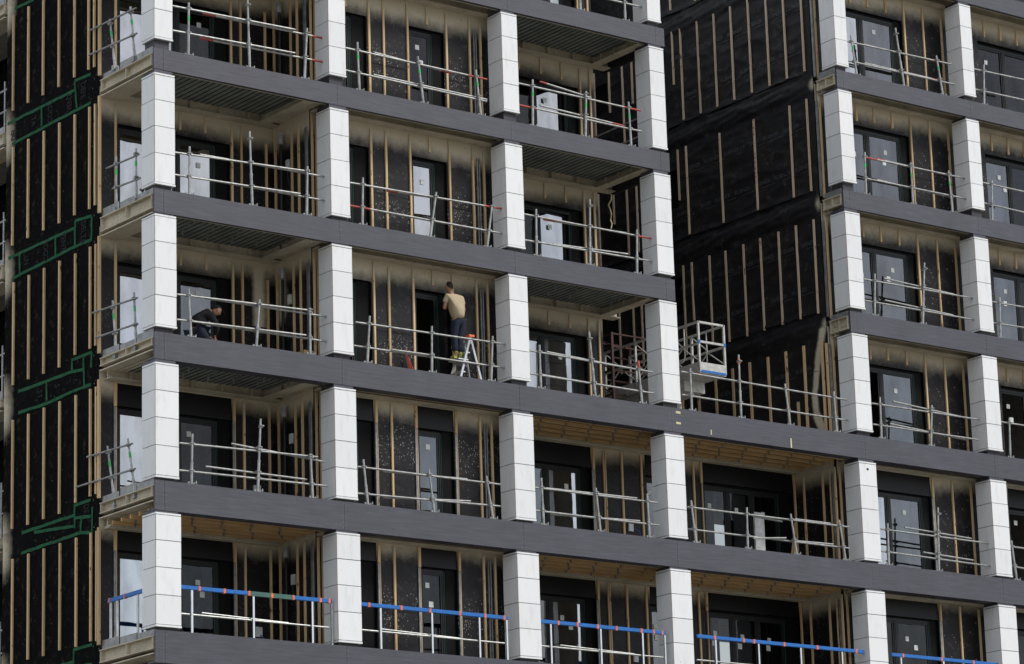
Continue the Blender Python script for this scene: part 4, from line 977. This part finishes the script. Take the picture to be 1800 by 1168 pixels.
def hair(parent, c, f, s, u, r=.098, low=-.25, name='hair', mat='hair', grow=1.10):
    m = MB(); n1, n2 = 20, 10; c = Vector(c)-f*.006
    for j in range(n2+1):
        for i in range(n1):
            ph = 2*math.pi*i/n1; a = math.cos(ph); lim = .45+.85*(1-a)/2+.25*(1 if a < 0 else 0); th = lim*1.25*j/n2+.0001
            gg = grow+.02*f_noise(i*.9, j*.7, 3)
            m.v.append(tuple(c+f*math.sin(th)*math.cos(ph)*r*1.02*gg+s*math.sin(th)*math.sin(ph)*r*.82*gg+u*math.cos(th)*r*1.18*gg))
    for j in range(n2):
        for i in range(n1): m.f.append((j*n1+i, (j+1)*n1+i, (j+1)*n1+(i+1)%n1, j*n1+(i+1)%n1)); m.m.append(0)
    return m.build(name, M[mat], parent, smooth=True)
def hand(parent, c, d, up, sc=1.0):
    d = Vector(d).normalized(); up = Vector(up).normalized(); s = d.cross(up).normalized(); c = Vector(c)
    J = {'w': (c, (.020*sc,.03*sc)), 'p': (c+d*.05*sc, (.015*sc,.036*sc)), 'k': (c+d*.085*sc, (.013*sc,.036*sc))}; E_ = [('w','p'),('p','k')]
    for i, (o_, l) in enumerate(((-.03,.065),(-.01,.078),(.011,.072),(.031,.055))):
        a = c+d*.085*sc+s*o_*sc; J['a%d'%i] = (a, .0095*sc); J['b%d'%i] = (a+d*l*.55*sc-up*.012*sc, .0088*sc); J['c%d'%i] = (a+d*l*.85*sc-up*.035*sc, .0078*sc)
        E_ += [('k','a%d'%i),('a%d'%i,'b%d'%i),('b%d'%i,'c%d'%i)]
    J['t1'] = (c+d*.03*sc-s*.036*sc, .011*sc); J['t2'] = (c+d*.065*sc-s*.058*sc-up*.01*sc, .010*sc); E_ += [('w','t1'),('t1','t2')]
    return skinmesh('hand', J, E_, 'skin', parent, 1)
V = Vector
# man on the stepladder, back to the viewer, facing the wall
z0 = 6.70; root = empty('person', (7.98, .42, z0))
tag(root, 'man in sand T-shirt and dark jeans standing on a stepladder, back turned', 'person')
P2 = {'pel': (V((8.07,.42,z0+.90)), (.135,.10)), 'sp': (V((8.04,.42,z0+1.08)), (.13,.10)), 'ch': (V((7.99,.45,z0+1.30)), (.155,.105)), 'nk': (V((7.95,.48,z0+1.46)), (.062,.06)), 'hd': (V((7.92,.51,z0+1.56)), .055),
 'ls': (V((7.81,.46,z0+1.40)), .062), 'le': (V((7.765,.52,z0+1.13)), .045), 'lw': (V((7.90,.66,z0+1.17)), .03), 'rs': (V((8.17,.44,z0+1.38)), .062), 're': (V((8.30,.50,z0+1.12)), .045), 'rw': (V((8.22,.66,z0+1.30)), .03),
 'lh': (V((7.98,.42,z0+.84)), .095), 'lk': (V((7.96,.45,z0+.46)), .062), 'la': (V((7.97,.40,z0+.09)), .042), 'lt': (V((7.95,.55,z0+.03)), .036),
 'rh': (V((8.15,.42,z0+.84)), .095), 'rk': (V((8.13,.46,z0+.47)), .062), 'ra': (V((8.10,.42,z0+.09)), .042), 'rt': (V((8.11,.56,z0+.03)), .036)}
EB = [('pel','sp'),('sp','ch'),('ch','nk'),('nk','hd'),('ch','ls'),('ls','le'),('le','lw'),('ch','rs'),('rs','re'),('re','rw'),('pel','lh'),('lh','lk'),('lk','la'),('la','lt'),('pel','rh'),('rh','rk'),('rk','ra'),('ra','rt')]
def slim(J):
    o_ = {}
    for k, (p_, r_) in J.items():
        r_ = r_ if isinstance(r_, tuple) else (r_, r_); g_ = .74 if k in ('pel','sp','ch','lh','rh') else .9; o_[k] = (p_, (r_[0]*g_, r_[1]*g_))
    return o_
body = skinmesh('body', slim(P2), EB, 'skin', root)
def sub(J, keys, g, extra=()):
    out_ = {}
    for k in keys:
        r_ = J[k][1]; r_ = r_ if isinstance(r_, tuple) else (r_, r_); out_[k] = (J[k][0], (r_[0]*g, r_[1]*g))
    return out_
S = sub(P2, ['sp','ch','pel','ls','rs'], 1.22); S['nk'] = (V((7.955,.47,z0+1.43)), (.085,.07)); S['pel'] = (V((8.07,.42,z0+.93)), (.17,.125))
S['wb'] = (V((8.07,.42,z0+.97)), (.165,.125)); S['l2'] = (V((7.78,.51,z0+1.24)), .072); S['r2'] = (V((8.245,.475,z0+1.24)), .072); del S['wb']; S = {'pel': (V((8.08,.42,z0+.86)), (.19,.14)), 'sp': (V((8.05,.42,z0+1.06)), (.20,.15)), 'ch': (V((8.0,.44,z0+1.29)), (.235,.16)), **{k: v for k, v in S.items() if k not in ('pel','sp','ch')}}; S['ls'] = (S['ls'][0], .085); S['rs'] = (S['rs'][0], .085)
skinmesh('tshirt', S, [('pel','sp'),('sp','ch'),('ch','nk'),('ch','ls'),('ls','l2'),('ch','rs'),('rs','r2')], 'shirt', root)
T_ = sub(P2, ['pel','lh','lk','rh','rk'], 1.35); T_['la'] = (V((7.97,.41,z0+.13)), .072); T_['ra'] = (V((8.10,.43,z0+.13)), .072); T_['wb'] = (V((8.06,.42,z0+.99)), (.155,.115))
skinmesh('jeans', T_, [('pel','wb'),('pel','lh'),('lh','lk'),('lk','la'),('pel','rh'),('rh','rk'),('rk','ra')], 'jeans', root)
for a, t in (('la','lt'),('ra','rt')):
    p, q = P2[a][0], P2[t][0]
    skinmesh('boot', {'a': (p+V((0,-.03,-.03)), .05), 'b': (V((q.x, q.y-.06, z0+.03)), .045), 'c': (V((q.x, q.y+.02, z0+.025)), .035), 't': (p+V((0,-.01,.05)), .05)}, [('a','b'),('b','c'),('a','t')], 'boot', root)
hc = (7.915, .535, z0+1.64); hd_, f, s, u = head(root, hc, (-.15,1,.12)); hair(root, hc, f, s, u)
hand(root, P2['lw'][0], (.6,.5,.5), (0,-1,.3)); hand(root, P2['rw'][0], (-.1,.3,.9), (0,-1,.3))

# stepladder under him
lad = empty('stepladder', (8.2, .45, 6.18)); tag(lad, 'white aluminium stepladder with orange top cap under the man in the T-shirt', 'ladder')
zf = 6.17
for yy in (.24, .66):
    q = MB(); q.bar((7.93, yy, zf-.03), (8.31, yy*.6+.18, 7.22), .03, .055); q.build('stile', M['alu'], lad)
    q = MB(); q.bar((8.55, yy, zf-.03), (8.32, yy*.6+.18, 7.2), .025, .04); q.build('rear_leg', M['alu'], lad)
for n in range(4):
    t = .18+.22*n; xx = 7.93+.38*t; q = MB(); hw = .21-.08*t; q.box(xx-.02, xx+.10+ (.06 if n == 1 else 0), .45-hw, .45+hw, zf+1.05*t, zf+1.05*t+.025); q.build('step', M['alu'], lad)
q = MB(); q.box(7.93, 8.2, .26, .64, 6.645, 6.668); q.build('standing_tread', M['alu'], lad)
q = MB(); q.box(8.26, 8.4, .28, .62, 7.2, 7.25); q.build('top_cap', M['orange'], lad)
q = MB(); q.bar((8.05,.27,6.62), (8.45,.27,6.6), .012, .02); q.build('spreader', M['alu'], lad)

# man bending down beside the first column
z0 = 6.16; root = empty('person', (1.75, 1.5, z0))
tag(root, 'man in black jacket, cap and jeans bending down at the window behind the guardrail', 'person')
yb_ = 1.45
P1 = {'pel': (V((1.90,yb_,z0+.64)), (.14,.12)), 'sp': (V((1.94,yb_,z0+.82)), (.14,.12)), 'ch': (V((2.08,yb_-.03,z0+.98)), (.15,.13)), 'nk': (V((2.21,yb_-.05,z0+1.05)), .06), 'hd': (V((2.27,yb_-.06,z0+1.06)), .055),
 'ls': (V((2.12,yb_+.17,z0+.95)), .06), 'le': (V((2.22,yb_+.2,z0+.70)), .045), 'lw': (V((2.34,yb_+.1,z0+.50)), .03), 'rs': (V((2.14,yb_-.2,z0+.93)), .06), 're': (V((2.30,yb_-.22,z0+.66)), .045), 'rw': (V((2.28,yb_-.12,z0+.47)), .03),
 'lh': (V((1.92,yb_+.1,z0+.56)), .095), 'lk': (V((2.16,yb_+.16,z0+.36)), .065), 'la': (V((1.95,yb_+.14,z0+.07)), .042), 'lt': (V((2.10,yb_+.15,z0+.03)), .035),
 'rh': (V((1.92,yb_-.1,z0+.56)), .095), 'rk': (V((2.12,yb_-.16,z0+.33)), .065), 'ra': (V((1.90,yb_-.14,z0+.07)), .042), 'rt': (V((2.05,yb_-.15,z0+.03)), .035)}
skinmesh('body', slim(P1), EB, 'skin', root)
S = sub(P1, ['pel','sp','ch','ls','rs','le','re'], 1.6); S['nk'] = (P1['nk'][0]-V((.03,0,0)), .075)
S['lw'] = (P1['lw'][0]+V((0,0,.03)), .045); S['rw'] = (P1['rw'][0]+V((0,0,.03)), .045)
skinmesh('jacket', S, [('pel','sp'),('sp','ch'),('ch','nk'),('ch','ls'),('ls','le'),('le','lw'),('ch','rs'),('rs','re'),('re','rw')], 'jacket', root)
T_ = sub(P1, ['pel','lh','lk','rh','rk'], 1.45); T_['la'] = (P1['la'][0]+V((0,0,.05)), .06); T_['ra'] = (P1['ra'][0]+V((0,0,.05)), .06)
skinmesh('jeans', T_, [('pel','lh'),('lh','lk'),('lk','la'),('pel','rh'),('rh','rk'),('rk','ra')], 'jeans', root)
for a, t in (('la','lt'),('ra','rt')): skinmesh('boot', {'a': (P1[a][0]+V((-.02,0,-.02)), .05), 'b': (P1[t][0], .04)}, [('a','b')], 'jacket', root)
hc = (2.37, yb_-.08, z0+1.08); hd_, f, s, u = head(root, hc, (.75,-.2,-.55)); cp = hair(root, hc, f, s, u, name='cap', mat='jacket', grow=1.16)
pk = Vector(hc)+f*.10+u*.06; q = MB(); q.bar(pk, pk+f*.07-u*.02, .13, .012); q.build('cap_peak', M['jacket'], root)
hand(root, P1['lw'][0], (.2,-.2,-.9), (-1,0,-.2)); hand(root, P1['rw'][0], (.3,.1,-.9), (-1,0,-.2))

# ---------------------------------------------------------------- small things
q = MB(); q.bar((6.86,.55,6.15), (6.78,.66,6.80), .03, .05); q.bar((6.92,.5,6.15), (6.83,.66,6.62), .03, .05)
tag(q.build('spirit_level', M['red']), 'pair of red spirit levels leaning against the speckled wall left of the stepladder', 'spirit level')
q = MB(); q.box(4.05, 4.36, .55, .85, 6.14, 6.42); tag(q.build('cardboard_box', M['card']), 'brown cardboard box on the balcony floor beside the second column', 'box')
q = MB(); q.bar((3.28, 1.9, 6.14), (3.2, 2.1, 6.42), .03, .05); tag(q.build('timber_offcut', M['timber']), 'short timber offcut leaning by the wall behind the bending man', 'timber')
q = MB(); q.box(18.05, 18.5, 2.6, 2.9, 6.14, 6.30); tag(q.build('cardboard_box', M['card']), 'flat brown carton on the terrace floor in front of the wrapped wall', 'box')
q = MB(); q.bar((18.9, 1.9, 3.02), (19.3, 2.05, 4.35), .03, .06); q.bar((18.95, 1.8, 3.02), (19.25, 2.05, 4.0), .03, .06)
tag(q.build('loose_board', M['joist']), 'loose timber boards leaning in the dark corner left of the fifth column', 'boards')
q = MB(); q.box(17.72, 18.02, 1.75, 1.80, 3.04, 4.42); tag(q.build('leaning_panel', M['white_pvc']), 'pale upright panel leaning at the dark window between the fourth and fifth column', 'panel')
q = MB(); q.path([(13.75+.03*math.sin(i*1.3), 1.9+.05*math.cos(i*2.1), 11.86-.12*i) for i in range(9)], .018, 5); tag(q.build('hanging_strap', M['cream']), 'pale twisted strap hanging from the open soffit at the right end of the left tower', 'strap')
q = MB(); q.path([(X[5]+.50, .12, 17.25), (X[5]+.53, .1, 17.0), (X[5]+.50, .12, 16.85)], .008, 5); q.box(X[5]+.44, X[5]+.52, .08, .16, 16.76, 16.88); tag(q.build('hanging_lamp', M['white_pvc']), 'small white lamp on a cord hanging beside the topmost rightmost column', 'lamp')
for n, (xx, zz, w_, h_) in enumerate(((13.90,6.05,.14,.055),(13.90,5.80,.14,.05),(14.93,5.66,.035,.12))):
    q = MB(); q.box(xx, xx+w_, -.004, -.0015, zz, zz+h_); q.build('paper_tape', M['cream'], bld)
q = MB(); q.box(17.40, 17.44, -.006, -.003, 5.62, 5.85); q.build('paper_tape', M['cream'], bld)
# torn dark cavity in column faces
q = MB(); q.box(19.80, 19.86, -.0225, -.0195, 5.33, 5.38); q.build('fixing_hole', M['reveal'], bld)
